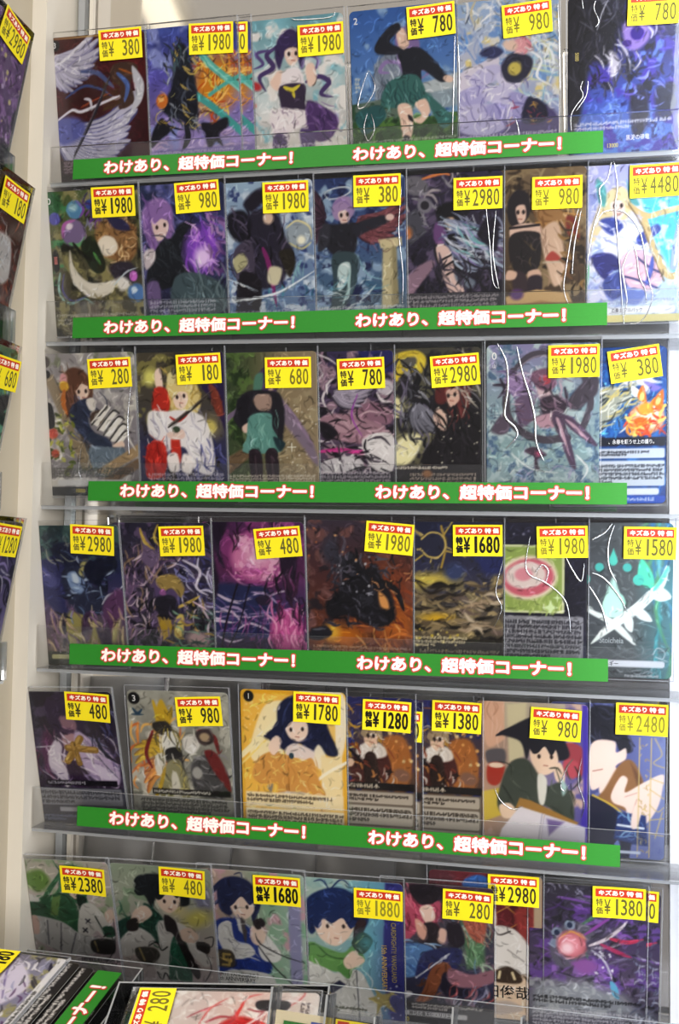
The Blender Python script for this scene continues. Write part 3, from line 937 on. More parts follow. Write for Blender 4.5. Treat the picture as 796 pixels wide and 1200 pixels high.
ART['branch_crest'] = '''
h 4c5156 4a4f54 52585a 4f8088
n 271 20 .15
k 272 20 80 0 100 140 60 5 90 4 4aa0a8,5c9c6c,4078a8,70b8c8 .35
k 273 10 30 100 100 125 40 1.2 5 6 767c80,5c6266 .5
b e2ece8 1.2 .98 8,58 18,66 30,78 44,84 58,94 70,110 60,104 46,92 40,88 26,80 14,68
b e2ece8 1.2 .98 30,110 40,96 52,84 66,74 78,62 88,52 94,38 96,42 93,56 82,70 70,82 56,92 42,102
b 5fd0ae 1.2 .95 70,44 73,32 82,44 84,56 78,58 71,52
b e2ece8 1.2 .98 82,58 92,58 99,66 90,70 82,66
b e2ece8 1.2 .98 64,76 76,78 83,88 72,86
b e2ece8 1.2 .98 58,84 66,86 66,98 60,94
b a8dccc 1.2 .95 54,70 52,62 58,66 60,74
b e2ece8 1.2 .98 10,60 8,72 16,74 20,68
b a8dccc 1.2 .9 16,70 24,60 26,70 22,76
b e2ece8 1.2 .98 18,80 14,92 20,98 26,88
b e2ece8 1.2 .9 4,70 4,80 12,82 16,76
s 6fd8b8 4 .9 84,60 92,48 96,38
e 49 76 9.5 9.5 0 b8e0d4 .1
p b8e0d4 1 .98 40,72 49,46 58,72
e 49 34 3.6 4.4 0 5cc4b4 .15
p 5cc4b4 1 .98 45.7,32 49,23 52.3,32
e 37 40 3.8 3.8 0 54b4ac .15
e 61 40 3.8 3.8 0 54b4ac .15
e 71 51 5 5 0 58c0b0 .15
e 24 51 5 5 0 58c0b0 .15
T 48 106 7 a8b0b4 0 Stoicheia
l c8d8e0 .8 .9 84,118 88,112 94,116 92,122 86,120 96,124
r 10 124 94 130 2 dfe2ea .95
T 44 127 5 202028 0 エネルギー
k 274 30 14 133 86 136 8 1 0 20 24282c,8a9094 .9
t 60 137 96 139 1 c8ccd0 .7
'''
ART['crossed_sticks'] = '''
g 242030 2f2638 35283c 2a2434
c 281 10 .54 4a4058 .8
k 282 24 0 30 44 100 22 2 70 40 5a2c44,3c3048,7a4a68 .7
b 332642 3 .97 34,6 52,2 66,14 68,36 58,46 44,46 32,32 30,18
b 553050 3 .8 26,40 36,56 30,76 22,80 20,60
b 8a6a78 2 .8 44,26 58,26 60,38 52,44 46,38
b 45304c 2 .95 42,40 58,40 62,62 54,96 42,84 40,60
b b08c94 2 .9 44,46 58,44 58,56 46,60
b cfc6d4 2 .97 28,62 36,50 42,56 40,70 46,86 42,100 36,92 26,78
b bcaac8 2 .97 58,40 72,48 90,62 98,80 94,100 84,96 72,92 62,78 56,60
k 283 40 28 46 98 100 24 2 60 40 9484a8,dcd0e0,6c5c84,e8e0ea .75
b d8cce0 1.5 .9 70,74 86,80 96,90 80,90
k 284 16 80 20 100 80 26 2 60 30 25243a,54547c,8080a0 .8
s 1f1f30 4 .9 78,46 84,62 98,74
b 33203c 2 .95 44,72 56,74 62,98 48,98
l 8c6c34 7 .98 46,72 62,48
l c09c58 3 .98 45,70 61,47
l 8c6c34 7 .98 48,58 76,60
l c09c58 2.6 .98 48,57 76,59
l 8c6c34 6 .98 54,54 58,74
l b08c4c 3 .9 53,54 57,72
s e8e8f0 1.2 .8 14,58 26,57 36,56
r 20 92 94 98 0 18161f .85
t 22 93 92 97 1 c8c4d0 .8
r 0 100 100 140 0 3a3a48 .8
r 4 101 97 119 2 878790 .9
t 7 103 94 118 3 26262e .85
r 30 121 90 126 1 a8a8b0 .7
t 10 129 60 136 2 7a84a0 .7
e 7 8 6.4 6.4 0 18181c
T 7 8 8 f2f2f2 0 3
b 4a5c70 1 .8 4,19 10,22 15,18 13,26 7,26
'''
ART['gold_seraph'] = '''
g a09f94 8f8e84 85847a 6c6a62
c 291 12 .54 b4b2a6 .8
n 292 10 .12
k 293 24 0 30 50 96 20 3 120 40 d88a4c,e8b46a,c87040 .7
w 42 60 160 220 44 6 d0b04c 8a6a3a
w 40 74 130 190 40 5 e0a060 a05c38
s 742c2c 4 .9 24,40 16,62 22,78
b c4a23c 2 .97 28,20 34,8 40,18 44,26 36,40 28,32
s c4a23c 4 .95 26,10 30,26 34,36
s a88c34 4 .95 44,16 42,28
b 34302c 2 .95 24,32 38,30 44,40 36,44 26,40
b e2e0d8 1.5 .97 34,42 44,40 50,50 46,64 36,64 32,54
b 2a2828 1.5 .97 36,58 50,56 52,72 44,76 36,70
b d8d4c8 1.5 .95 24,66 34,62 34,78 26,84
b 8a8664 2 .97 36,72 50,70 58,98 52,112 36,112 28,104
k 294 34 28 40 58 110 18 1.6 78 24 2c2a24,c8b45c,e8e4d8,6a6444 .85
b d0ccbc 1.5 .9 40,84 46,82 50,110 42,112
s b0923c 4 .95 34,76 28,96 20,112
b 494848 2 .97 62,68 78,62 92,74 98,92 90,104 66,102 60,86
k 295 26 60 60 98 102 16 2 40 50 2f2e30,68666a,8a888a .8
b d8d4cc 2 .95 54,46 64,42 70,52 62,62 54,56
b 6c2626 2 .95 74,58 86,60 96,82 98,98 88,86 80,74
s 742a2a 5 .9 70,38 84,44 88,60
b 403434 2 .9 66,40 80,36 84,48 72,52
e 75 44 5 4 0 b09a7c .5
e 66 80 5 6 0 a4a29c .4
r 20 97 98 103 0 1f1d1c .8
t 22 98 94 102 1 d8d4c8 .9
r 4 105 98 124 2 83827a .8
t 8 107 94 122 4 2a2824 .85
e 7 8 6 6 0 1a1a1a
T 7 8 8 f2f2f2 0 3
s 2c4458 3 .9 5,18 10,23 15,18
s 2c4458 2 .9 4,24 16,24
'''
ART['sunny_sweater'] = '''
g e5ab3f e9b44e e6b048 dfa640
r 3 4 97 137 1 ecbb5c
o 301 30 2 4 30 40 .6 1 f6d890 .8
b f6e6b8 2 .95 20,20 34,10 44,16 40,60 20,72 8,60
l f8ecc0 5 .95 0,64 30,34 60,0
l f6dc8a 2 .95 0,72 34,38
b f4e8cc 2 .95 60,2 98,2 96,60 70,70
r 76 60 96 100 1 f3dfae .8
r 80 30 90 62 2 f0c878 .9
l fbf4dc 3 .9 60,96 80,78 100,66
b 1f2440 2 .98 36,16 46,6 62,4 76,14 84,36 92,58 82,60 74,50 66,60 56,50 44,58 24,44 34,34
b f2d8c6 1.5 .98 42,30 52,24 62,26 64,40 56,48 46,44
b 1f2440 1 .98 40,26 50,12 66,18 66,32 58,26 48,30 42,36
s 3c4670 1.4 .8 48,10 42,22 40,34
l a06a48 2 .9 55,14 54,24
s 1f2440 4 .95 36,30 28,44 22,44
b e8d8d0 1.5 .97 42,56 50,50 60,52 70,58 66,66 54,64 44,62
b d49c58 1.5 .98 36,60 46,62 58,66 68,64 74,84 84,110 76,116 66,96 60,98 36,102 34,88 18,90 10,82 16,66 30,58
k 302 22 14 60 80 112 16 1.2 75 40 b98244,e4b478,c48c4c .8
b d49c58 1.5 .95 12,80 20,66 32,68 34,86 18,90
l a8743c 1.2 .9 45,64 45,98
e 48 62 2.4 3 0 2c4450 .4
b f2d8c6 1.5 .97 26,54 32,44 38,46 36,58 30,62
b 8a8478 1.5 .8 24,94 30,90 28,104 36,108
b c4b8a4 1.5 .95 36,98 66,98 72,112 32,112
r 3 98 97 113 1 f4e2b8 .55
t 5 100 84 108 2 3a3028 .85
r 3 114 97 134 1 f4e6c4 .9
t 5 116 95 132 4 3a3028 .85
r 0 136 100 140 0 2a3c80
e 8 6.5 5 5.4 0 20201e
T 8 6.5 7 f2f2f2 0 1
'''
ART['fur_collar_duo'] = '''
g 2a2c5c 4a3c40 5c4434 3a2c28
c 311 9 .54 b88c34 .8 0 0 70 60
c 312 8 .58 23285c .9
k 313 40 10 0 90 50 20 2 30 70 d8a840,8c5a30,2c3a80,e0c878 .7
b a0673a 3 .9 70,40 90,36 98,64 90,86 74,80
o 314 16 60 20 100 60 1 2.4 e0a868,f0d8a0 .6
b 4a2824 2 .97 44,56 56,48 74,52 78,72 66,82 46,82 40,68
b dad2c8 2 .95 46,50 56,42 70,44 74,54 62,58 50,58
b e2c0a8 1.5 .97 54,34 64,32 66,42 60,47 54,43
b 9c8a70 1.5 .97 50,34 56,26 68,28 70,38 62,33 55,38
k 315 20 50 26 72 56 7 1.6 60 60 b8a488,6a5844,f0e8dc .8
b 2f221e 1.5 .95 54,54 64,54 66,80 54,80
k 316 30 38 48 80 82 14 1.8 60 60 7a3c2c,1f1614,b07848,c8c0b8 .85
l 18141a 2 .95 36,46 52,62
e 88 72 8 6 20 806050 .5
e 40 62 4 4 0 d8b8a0 .4
r 0 80 100 87 0 1c1818 .95
t 36 81 92 86 1 d8ccb8 .9
r 0 88 100 140 0 6c6258
r 2 89 98 100 2 b4aa9c .9
t 8 91 94 98 2 2a2420 .9
r 2 102 98 120 2 bcb4a8 .9
t 8 104 96 118 3 2a2420 .9
r 2 122 98 136 2 b4aca0 .9
t 8 124 96 134 3 2a2420 .9
e 26 112 12 18 10 6a8a58 .9 .35
'''
ART['olive_jacket'] = '''
h b8957e a08c80 7c7494 57508f
c 321 14 .56 c4a898 .6
b d0a890 2 .97 8,2 26,0 28,28 22,38 10,40
k 322 10 8 0 28 40 24 1.2 90 10 a88068,e0c0ac .6
r 26 0 80 30 0 b4a894 .8
p c9c0a0 2 .8 28,2 46,0 44,50 30,56
b 5a565a 2 .9 10,46 26,44 26,58 12,58
b a03c30 2 .97 12,58 26,58 24,72 18,78 11,74
e 19 59 7 2.4 0 e8d0b8 .2
p cab356 2 .95 6,84 30,78 40,98 8,112
b 98464e 2 .95 78,38 90,36 98,46 94,66 82,60
b b0525c 2 .8 80,50 92,54 88,68 78,62
p 4a3c9c 2 .85 94,0 100,0 100,140 90,140 96,90
b 23232c 2 .98 30,24 48,14 62,12 74,24 84,46 74,52 66,42 52,50 50,38 46,52 40,36 22,30
s 23232c 5 .95 52,20 36,24 18,32
b e8cdb6 1.5 .98 49,44 58,36 70,40 74,52 70,62 60,66 52,58
b 23232c 1 .97 48,36 58,28 72,36 68,48 62,40 56,46 51,46
b e8cdb6 1.5 .95 70,58 76,54 80,66 78,74 72,70
b 434a42 2 .98 30,58 46,52 58,68 64,76 76,72 86,84 88,106 78,112 66,96 44,92 34,104 24,104 20,90
k 323 30 22 54 88 110 18 1.6 60 40 363c35,5c6458,2a2f2a .8
b dcdad0 1.5 .95 56,66 64,70 62,92 57,90
b a6c4be 2 .8 76,68 82,76 78,84
b e8cdb6 1.5 .97 22,96 32,94 38,104 30,108 24,106
p a07a44 1.5 .95 40,88 50,90 92,108 88,114 36,98
p e2dde4 1.5 .97 24,118 40,96 62,102 58,134 20,132
p d6d2e0 1.5 .97 58,134 62,102 98,112 98,136
l a8a4b4 1 .9 60,102 56,134
p 7c6c9c 2 .8 64,106 80,108 66,122
'''
ART['gold_signature'] = '''
h 484c74 4c5282 5a6092 7a84b0
c 331 12 .55 6a72a4 .8
b 20212c 2 .98 34,6 52,2 66,8 68,30 72,42 62,44 56,34 46,42 36,36
k 332 24 34 4 70 44 14 1.6 50 50 34364a,14151e,4a4c60 .85
b ebd4c8 1.5 .98 36,38 56,34 58,44 66,40 66,50 58,56 50,70 36,78
b ebd4c8 1.5 .97 46,58 58,58 58,74 44,82
l 8a5a50 1 .8 38,62 46,60
b 8a6442 2 .98 48,78 60,56 70,50 78,60 82,78 70,96 58,94 40,90
p 6c4c34 1.5 .7 70,52 80,66 82,80 76,74
p 25263a 1.5 .98 34,84 44,86 64,100 62,122 30,140 30,90
l d8b84c 1.6 .95 38,84 54,92 66,101
b edd6ca 1.5 .98 54,82 62,66 68,68 66,80 82,70 98,62 98,74 94,92 84,108 74,112 68,102 66,94 56,90
l c49c90 1 .8 66,84 76,80
l c49c90 1 .8 72,100 76,86
p 2a3a6c 1.5 .98 60,98 84,100 86,128 56,126
k 333 18 60 100 84 124 10 1.4 30 60 5a7ab0,1a2448,8ab0d0 .8
l e4ecf4 2 .95 60,110 82,112
b edd6ca 1.5 .98 74,92 80,96 76,112 71,110
l c8b070 .9 .95 78,30 77,138
l c8b070 .9 .95 88,30 87,138
l c8b070 .8 .95 87,66 99,70
l c8b070 .8 .95 87,76 99,84
l c8b070 .8 .95 87,90 94,96 99,92
l c8b070 .8 .95 87,104 99,102
l c8b070 .8 .95 87,116 99,118
l c8b070 .9 .95 92,120 98,96
l c8b070 .9 .95 91,30 97,44 90,52 99,56
k 334 30 79 34 87 134 4 .9 80 60 d0b878,a89058 .85
p 25263a 1.5 .98 40,120 72,126 70,140 34,140
b 6a78b0 1 .9 57,128 60,124 62,128 60,132
r 12 133 80 136 1 c4ccdc .7
'''
ART['green_cape'] = '''
g b8b4a8 c0b4b0 bcaeb4 a8a0a4
c 341 14 .54 9aa88c .7
c 342 12 .58 cfb6bc .7
b 6c8c4c 3 .6 8,20 30,10 40,24 24,36
s 3e6a4c 5 .95 52,12 40,28 26,44 10,40
s 4c7a58 4 .95 54,16 46,34 32,46
b 4a785c 2 .98 50,10 60,4 72,8 78,24 74,40 82,56 74,52 64,46 56,40 48,30
k 343 20 48 6 80 56 18 1.4 65 30 346048,6a9a78,2a5240 .8
b e0c8b8 1.5 .97 56,28 66,26 70,36 64,42 58,38
b 2f5a40 2 .98 4,50 24,44 44,36 58,38 62,46 66,70 56,82 44,66 26,70 10,66
k 344 18 6 40 64 80 22 1.6 10 30 24482f,4a7a54,1c3a28 .8
p 6a8a50 1.5 .8 38,40 48,37 42,60 34,60
b 1f3028 1.5 .95 64,36 74,40 66,54
b d4d2cc 1.5 .98 66,50 76,44 86,52 96,72 98,84 88,84 80,74 70,84 60,80
b d8d6d2 1.5 .95 2,34 22,40 24,46 4,44
l 232c28 1.6 .9 80,58 88,78
l 30303a 1.6 .9 70,62 74,66
l 30303a 1.6 .9 74,62 70,66
l 30303a 1.6 .9 66,72 70,76
l 30303a 1.6 .9 70,72 66,76
b 264a38 1.5 .9 86,70 96,68 98,78 88,80
b e0c8b8 1.5 .97 90,54 98,50 99,62 92,64
b c8c8c8 1.5 .98 14,62 44,66 62,78 84,84 76,98 50,102 22,92 12,80
l 6c6c74 1.6 .9 30,66 28,92
l 6c6c74 1.6 .9 44,68 40,98
l 6c6c74 1.6 .9 58,78 50,100
b e0c0b4 1.5 .9 10,64 20,62 20,80 12,80
b 3c3a3a 1.5 .9 72,86 84,82 96,84 94,98 74,98
l a89870 2 .9 76,86 78,96
l 2c2a2a 1.4 .9 86,80 92,76 96,84
s 26262a 1 .9 98,60 96,90 84,110
t 60 104 98 112 2 2c2c30 .8
'''
ART['green_scarf'] = '''
g 94a08c a8a89c b8aca8 b0a4a8
c 351 14 .52 7c9478 .8 0 0 60 60
b 7c7c90 3 .6 80,10 98,20 98,50 84,40
e 84 52 16 9 -24 c4bc6c .8 .8
e 66 44 9 8 0 d8c884 .9 .5
b 1e2226 2 .98 28,12 44,8 60,10 74,18 78,36 68,40 64,30 54,36 46,32 40,44 34,32 24,24
s 1e2226 4 .97 40,14 30,14 24,20
s 1e2226 4 .95 36,28 28,30 24,26
b e4ccba 1.5 .98 45,32 54,24 66,26 68,38 58,48 49,44
b 1e2226 1 .97 42,24 54,14 70,22 66,32 58,26 50,34 45,34
b 22443a 2 .98 0,66 22,52 34,48 42,58 34,74 16,86 4,90
b 22443a 2 .98 32,40 44,46 52,60 48,78 40,80 34,62
k 352 18 2 46 50 90 20 1.6 60 40 183028,3a6450,2c5244 .8
b d2d0cc 2 .97 4,82 20,66 34,70 40,80 26,92 10,98 4,94
b e0c8b8 1.5 .97 24,46 34,42 40,50 32,58 22,62 18,56
b 2a2424 1.5 .95 14,60 24,56 24,68 14,70
b d2d0cc 2 .98 44,60 56,56 74,62 88,86 96,96 88,102 74,92 72,120 46,122 38,108 44,84
b 30624e 1.5 .98 58,74 70,72 74,120 54,124 52,106
b 2a2426 1.5 .97 52,50 62,56 66,70 82,104 80,116 72,104 60,72 52,66
k 353 16 40 58 94 120 16 1.2 70 40 a8a6a8,e8e6e2,8c8a90 .7
b e0c8b8 1.5 .97 66,66 76,62 84,70 78,78 68,76
b 2a2424 1.5 .9 82,76 94,78 92,88 82,84
s 26262a 1.2 .95 90,72 98,70 96,80 88,78
s 26262a 1 .95 90,88 94,104 84,122 78,126
b 4a4844 1.5 .95 20,88 38,86 44,94 34,104 22,100
l a89870 2 .9 24,88 28,100
l 242424 1.4 .95 34,84 42,80 46,88 52,84
l 242424 1.6 .9 40,112 44,120 48,112 52,120
r 0 118 100 128 0 c0b8b8 .3
T 50 127 4 303034 0 エネルギー
'''
ART['blue_vest'] = '''
h b8988c b0a498 8cae94 a8b8b0
c 361 14 .54 7aa884 .7 50 10 100 110
c 362 12 .56 c4a0a8 .7
p 8c8cac 2 .8 84,6 96,8 96,138 84,138
b 262c4c 2 .98 18,14 32,6 48,10 58,26 56,40 50,50 46,34 34,38 28,46 18,38
s 262c4c 5 .97 26,10 18,16 8,28
s 262c4c 3 .97 22,28 14,36
s 262c4c 1.4 .95 34,4 40,2 42,8
b ecd4c4 1.5 .98 28,32 38,24 48,26 52,38 44,48 34,46
b 262c4c 1 .97 26,26 36,16 52,24 48,34 40,26 32,34 28,36
b 2c3e86 2 .98 12,56 26,48 42,52 54,62 60,70 66,100 40,104 14,104 10,88
k 363 14 12 50 66 104 20 1.6 80 20 243270,3c52a0 .7
p dcdcdc 1.5 .95 34,48 44,50 42,66 36,60
b 4a4448 1.5 .9 38,48 44,54 42,74
b dededc 1.5 .98 16,58 28,52 32,70 46,74 50,84 30,90 18,78
b dededc 1.5 .98 60,62 68,68 76,82 70,90 58,88 54,76
k 364 16 16 54 76 90 14 1.2 50 50 a8a8b0,f0f0ee .8
b ecd4c4 1.5 .97 48,56 58,54 62,64 56,74 48,70
b 2a2428 1.5 .98 50,50 58,46 62,52 54,58
s 26262a 1.4 .95 52,62 56,72 76,82 98,88
s 26262a 1.4 .95 54,74 70,96 98,122
b d8d8d6 1.5 .98 20,104 66,104 64,134 20,134
l 8a8a92 1.4 .9 42,106 42,130
b 8c96b0 1.5 .9 48,112 52,118 58,118 53,122 55,130 48,125 42,130 44,122 40,118 46,118
b 4a443c 1.5 .9 10,84 28,82 30,98 12,98
l b49c60 2.4 .95 14,86 14,97
l b49c60 2.4 .95 20,86 26,86
l b49c60 2.4 .95 20,86 20,91
l b49c60 2.4 .95 20,91 26,92
l b49c60 2.4 .95 26,92 25,97
l b49c60 2.4 .95 25,97 19,97
T 30 106 5.4 202024 0 FIGHT!! VANGUARD
T 31 111 5.4 202024 0 15th ANNIVERSARY
T 48 129 4 303034 0 エネルギー
'''
ART['green_jacket'] = '''
h 9cb4ac 94b4b4 7cacbc 46508c
c 371 14 .54 b4c4b8 .7 0 0 60 60
e 80 20 20 24 0 6ca4b8 .8 .8
p 383878 2 .95 84,0 100,0 100,140 88,140 80,90
b 22305a 2 .98 10,24 20,14 38,8 54,12 66,24 68,40 58,52 54,36 40,40 30,34 22,48 14,56 8,40
s 22305a 1.6 .97 32,10 26,2 18,4
s 22305a 1.6 .97 34,10 44,0 52,6
b 3a2a2e 1.5 .9 56,40 66,38 62,54 54,60
b ecd2c0 1.5 .98 18,42 30,34 44,34 54,44 50,56 38,66 26,62 20,54
b 22305a 1 .97 14,34 34,20 58,32 52,48 44,38 34,44 26,40 20,50
b 6c9a5c 2 .98 4,72 14,64 26,68 44,72 54,64 64,76 56,86 40,92 18,88 6,82
l 3c6038 1.4 .9 8,70 18,66 30,76 44,78 56,70
b 2c3a4a 1.5 .9 2,70 10,64 12,76 4,82
b d6d6d2 1.5 .98 6,84 24,88 40,94 56,88 66,100 76,138 8,138 2,110
k 372 14 6 84 74 138 18 1.2 80 20 a8acb0,ecece8 .7
b d6d6d2 1.5 .98 20,104 40,92 46,102 30,114 10,120
b 5c8c50 1.5 .98 38,88 46,80 52,88 48,98
p 2a2c44 1.5 .95 12,120 40,100 46,104 20,124
l 55585e 1.4 .9 34,108 36,138
l 55585e 1.4 .9 56,90 58,138
b ecd2c0 1.5 .98 44,80 52,70 58,72 64,78 58,84 48,88
l ecd2c0 3.4 .98 55,74 60,60
b 323426 1.2 .98 52,62 62,50 72,58 62,72
l a8a860 1.2 .9 56,62 63,54
e 66 60 12 12 0 70c8dc .9 .4
b a89a5c 1.5 .9 72,104 80,110 92,106 86,116 92,128 80,122 74,132 74,120 66,116 74,112
t 12 126 64 132 2 3c4030 .9
T 82 84 6.4 d8b858 90 15th ANNIVERSARY
T 91 68 6 a89850 90 CARDFIGHT!! VANGUARD
o 373 12 60 90 98 138 .5 1.2 e0e4f0 .7
'''
ART['sky_dress'] = '''
g 4a3440 42424e 34344a 28262c
c 381 10 .54 6c5a68 .8
p 5a7a5c 3 .8 70,30 92,36 92,74 76,80
k 382 30 66 30 96 80 18 1.6 60 40 88a888,3c5a44,a8c0a8,6c8ca8 .7
b b0546a 2 .98 16,22 28,8 44,6 54,22 46,40 34,44 20,58 12,48
k 383 26 12 6 54 60 22 1.6 65 30 8c3c50,d07a8c,6c2c3c .85
b a86050 2 .9 70,20 92,30 90,52 78,46
k 384 16 66 20 96 56 20 1.6 60 30 b88478,7c4c44 .8
b 241e26 2 .97 24,4 40,0 56,4 50,16 34,20
b e6cabc 1.5 .97 34,24 44,20 48,32 40,38
b 2a2228 2 .97 32,44 46,36 54,48 48,68 36,66
b d8a898 1.5 .9 30,34 40,42 38,54 32,50
b 26202a 1.5 .95 58,38 70,36 74,54 62,60
b e0bcae 1.5 .9 52,42 58,44 56,56 50,54
b 5c80b0 2 .98 4,66 26,58 46,62 44,80 26,92 6,90
k 385 26 4 58 48 92 16 1.6 20 40 8cb0d8,405c94,c4d8ec .8
b 2c3058 2 .97 36,68 58,60 72,62 66,80 44,88 30,92
l d8dce4 1.4 .95 30,92 44,80 60,66
b 7a4a34 1.5 .98 44,82 56,74 62,82 52,96 44,112 30,116 36,104
k 386 12 32 76 62 114 12 1.4 -50 20 9c6848,54301f .8
b 22202e 2 .95 56,84 74,90 76,104 60,108 52,102
b 8a6470 2 .9 60,80 80,84 100,78 100,90 76,98 60,94
k 387 34 60 100 100 130 18 1.6 -60 20 8c8ca8,c8c8d8,4c4c68,b05c5c .7
b d0ccd4 1.5 .9 4,112 22,106 26,110 10,118
r 0 116 100 140 0 222026 .75
t 26 117 90 123 2 c8c4c0 .8
r 8 125 76 130 1 bcbcc0 .95
T 44 127.5 4.6 202024 0 神弓の奏天使・リリエル
T 18 134 6 d0c060 0 5000
'''
ART['gold_lattice'] = '''
g 6c2c34 5c2428 7c4c44 c8b098
c 391 14 .56 8a3c44 .7
e 10 8 14 10 0 5a3038 .5
p 4a1c20 2 .8 70,0 100,0 100,70 74,60
l c8984c .9 .9 56,40 100,10
l c8984c .9 .9 56,20 100,56
l c8984c .9 .9 60,60 100,30
l c8984c .9 .9 70,10 100,70
e 88 40 4 4 0 e0b868 .8
b 3a64a8 2 .95 30,10 44,2 56,8 56,26 44,24 36,26
b ead0c0 1.5 .9 40,34 56,30 60,48 48,56
b 8a3a38 3 .8 76,34 98,30 98,60 84,66
b dcd8d4 1.5 .98 40,60 56,50 76,52 92,72 94,92 80,98 56,92 40,96
l 8a8684 1.2 .9 58,54 50,66 46,80
l 8a8684 1.2 .9 70,72 84,82
l 3a3434 1.6 .9 56,50 62,58 72,54
p dcc4ac 2 .95 30,96 60,92 98,98 98,140 30,140
b 3c3028 1.5 .9 56,96 70,88 82,96 80,104 58,104
l e0d0a8 2.4 .9 62,100 63,94
l e0d0a8 2.4 .9 76,100 74,94
s 5a4a3c 3 .8 84,96 92,106 90,114
T 70 113 13 201c1c 0 田俊哉
b b8acA4 2 .9 52,126 72,122 84,130 60,136
p b8a48c 1.5 .9 92,0 100,0 100,140 94,140
'''
ART['orb_creature'] = '''
g 34323c 463a5a 544a5e 3c3c48
c 401 14 .5 6a4c94 .9 0 20 100 100
c 402 9 .58 2a2832 .9
c 403 10 .58 9a72c0 .7 20 30 90 90
k 404 60 0 10 100 110 30 3 -20 40 5a3c80,8a5cb8,2c2834,76708a .5
p 8c9098 8 .7 0,94 50,88 84,100 100,120 0,128
c 405 8 .55 b0b4b8 .7 0 90 80 124
b 5c5a68 3 .95 18,58 28,40 42,34 54,40 60,54 50,66 36,78 22,76
k 406 30 18 34 60 78 14 2 20 70 3a3844,8a8896,6a6078,4a6a60 .85
e 24 46 4.6 5 0 8894a8 .3
e 24 46 2.4 2.8 0 283048 .4
e 35 38 4.6 5 0 8894a8 .3
e 35 38 2.4 2.8 0 283048 .4
e 22 56 4 4 0 7c889c .3
e 37 56 13 13 -20 b86a74 .3
e 36 57 9 9 0 d8909a .6
e 33 60 5 5 0 f0d0d8 .9
s d09a58 2 .8 26,52 36,44 48,50
b 4a4458 2 .95 50,52 64,44 78,34 76,42 62,56 52,60
s d0c4cc 3.4 .95 52,56 64,50 76,40 84,30
s 8c8894 2 .9 54,58 70,56 82,50
s 4c6c58 3.4 .9 46,36 56,28 64,18
s 8a4c9c 3 .9 48,46 60,36 72,26
s b83c58 4 .9 70,48 84,50 98,46
s a83a60 4 .85 62,54 76,60 88,64
b 8c5c9c 3 .7 36,74 50,68 60,76 48,84
s c8c8d4 1.8 .9 54,60 64,68 70,80 72,88
o 407 10 54 58 72 88 .7 1.2 e8e8f0 .9
b 6cb0d0 1.2 .97 70,88 76,92 78,104 72,100
k 408 40 90 50 100 140 8 1.6 70 70 c8ccd8,5a5c70,8890a8 .7
k 409 30 0 0 80 8 7 1.6 70 70 9a98b0,3a3848 .7
s 88848c 2 .6 50,90 70,96 88,110 82,120
t 4 106 92 114 2 1a1a1e .85
t 4 118 94 136 5 c8c8d0 .7
'''
ART['sparkling_violet'] = '''
g 6c5478 7a5c86 5c4668 2c2a34
c 411 8 .5 a07ab0 .9
o 412 120 0 0 100 110 .8 2.6 c89ad8,e0c8e8,5a3c68,e8d890,8a5c9c .8
k 413 80 0 30 100 120 14 1.8 80 60 2a2430,8c6c98,d8b8dc,443848 .7
c 414 9 .55 25242c .9 0 70 100 140
'''
ART['crimson_knight'] = '''
g 3a2024 4a2420 3c1c1c c8b8b0
c 421 9 .54 7a3428 .8
k 422 60 0 30 100 100 22 2.4 60 60 1c1418,b05c3c,e0d4c8,5c2420,8c8480 .85
b d8d0c8 3 .9 50,56 80,50 90,84 70,92
b c87848 3 .8 30,64 60,60 66,84 40,88
k 423 20 0 0 100 40 16 2 40 60 8c8488,e0dcd8,2a2028 .8
r 0 110 100 140 0 d4ccc8 .9
t 8 113 96 136 6 5a3c3c .8
'''
ART['emerald_prism'] = '''
g 4c7468 6ca888 8cc4a0 d0d8d0
c 431 9 .54 2a3430 .9
k 432 50 0 20 100 110 24 3 50 60 1c2024,68c89c,d8e8e0,4c5c8c,c8d85c .8
b 1f1f26 3 .9 0,60 60,50 100,40 96,56 40,74 0,80
r 0 96 100 140 0 dcdcdc .8
t 8 99 96 134 7 6a6a6a .7
'''
ART['lilac_streaks'] = '''
g 48405c 5c5274 8a80a8 a8a4c0
c 441 9 .54 2a2838 .9
k 442 80 0 0 100 130 24 2.6 55 40 1e1c28,b8a8d8,e8e4f0,7c60a8,3c3a60 .85
'''
ART['violet_hat'] = '''
g 6a6450 847c58 6c6878 9a98b4
c 451 10 .54 a09a68 .8
b 241c3a 3 .97 10,10 40,2 66,20 60,40 30,44 14,34
b 6c5a90 3 .95 10,40 40,34 56,50 44,74 20,70
k 452 60 0 20 80 110 26 2.4 -30 40 f0ecf8,8c7cb0,3a2c60,fafafc,c8bcd8 .9
b f2eef8 3 .97 0,96 50,66 90,52 92,60 60,84 10,120
s 8c80b0 2 .8 6,106 50,82 88,58
b e0d8ec 3 .95 30,112 76,90 96,96 60,128
s 7a6c9c 2 .8 40,116 74,100 92,98
e 80 28 14 9 20 a89c58 .5
l 1c1818 2 .95 62,36 74,24 90,20
l 1c1818 2 .95 70,32 84,34 80,22
l 1c1818 1.6 .95 76,18 78,36 90,30
k 453 30 10 110 100 140 16 2.4 -20 30 5a3c68,a8a8c8,2c2838,f0ecf4 .85
r 0 134 100 140 0 f0eef0 .9
t 2 135 98 139 1 202020 .9
'''
ART['black_text'] = '''
g 1c1a1c 222022 1a181a 141214
c 461 12 .56 3a2a2c .7
k 462 30 0 0 100 100 20 3 40 60 2c2628,4a3a3c,5c2430 .7
r 0 100 100 140 0 161416
t 4 102 97 108 1 e0dcd8 .9
t 4 112 97 118 1 d0ccc8 .9
t 4 121 97 126 1 d8d4d0 .9
t 4 128.5 97 138 2 d0ccc8 .95
'''
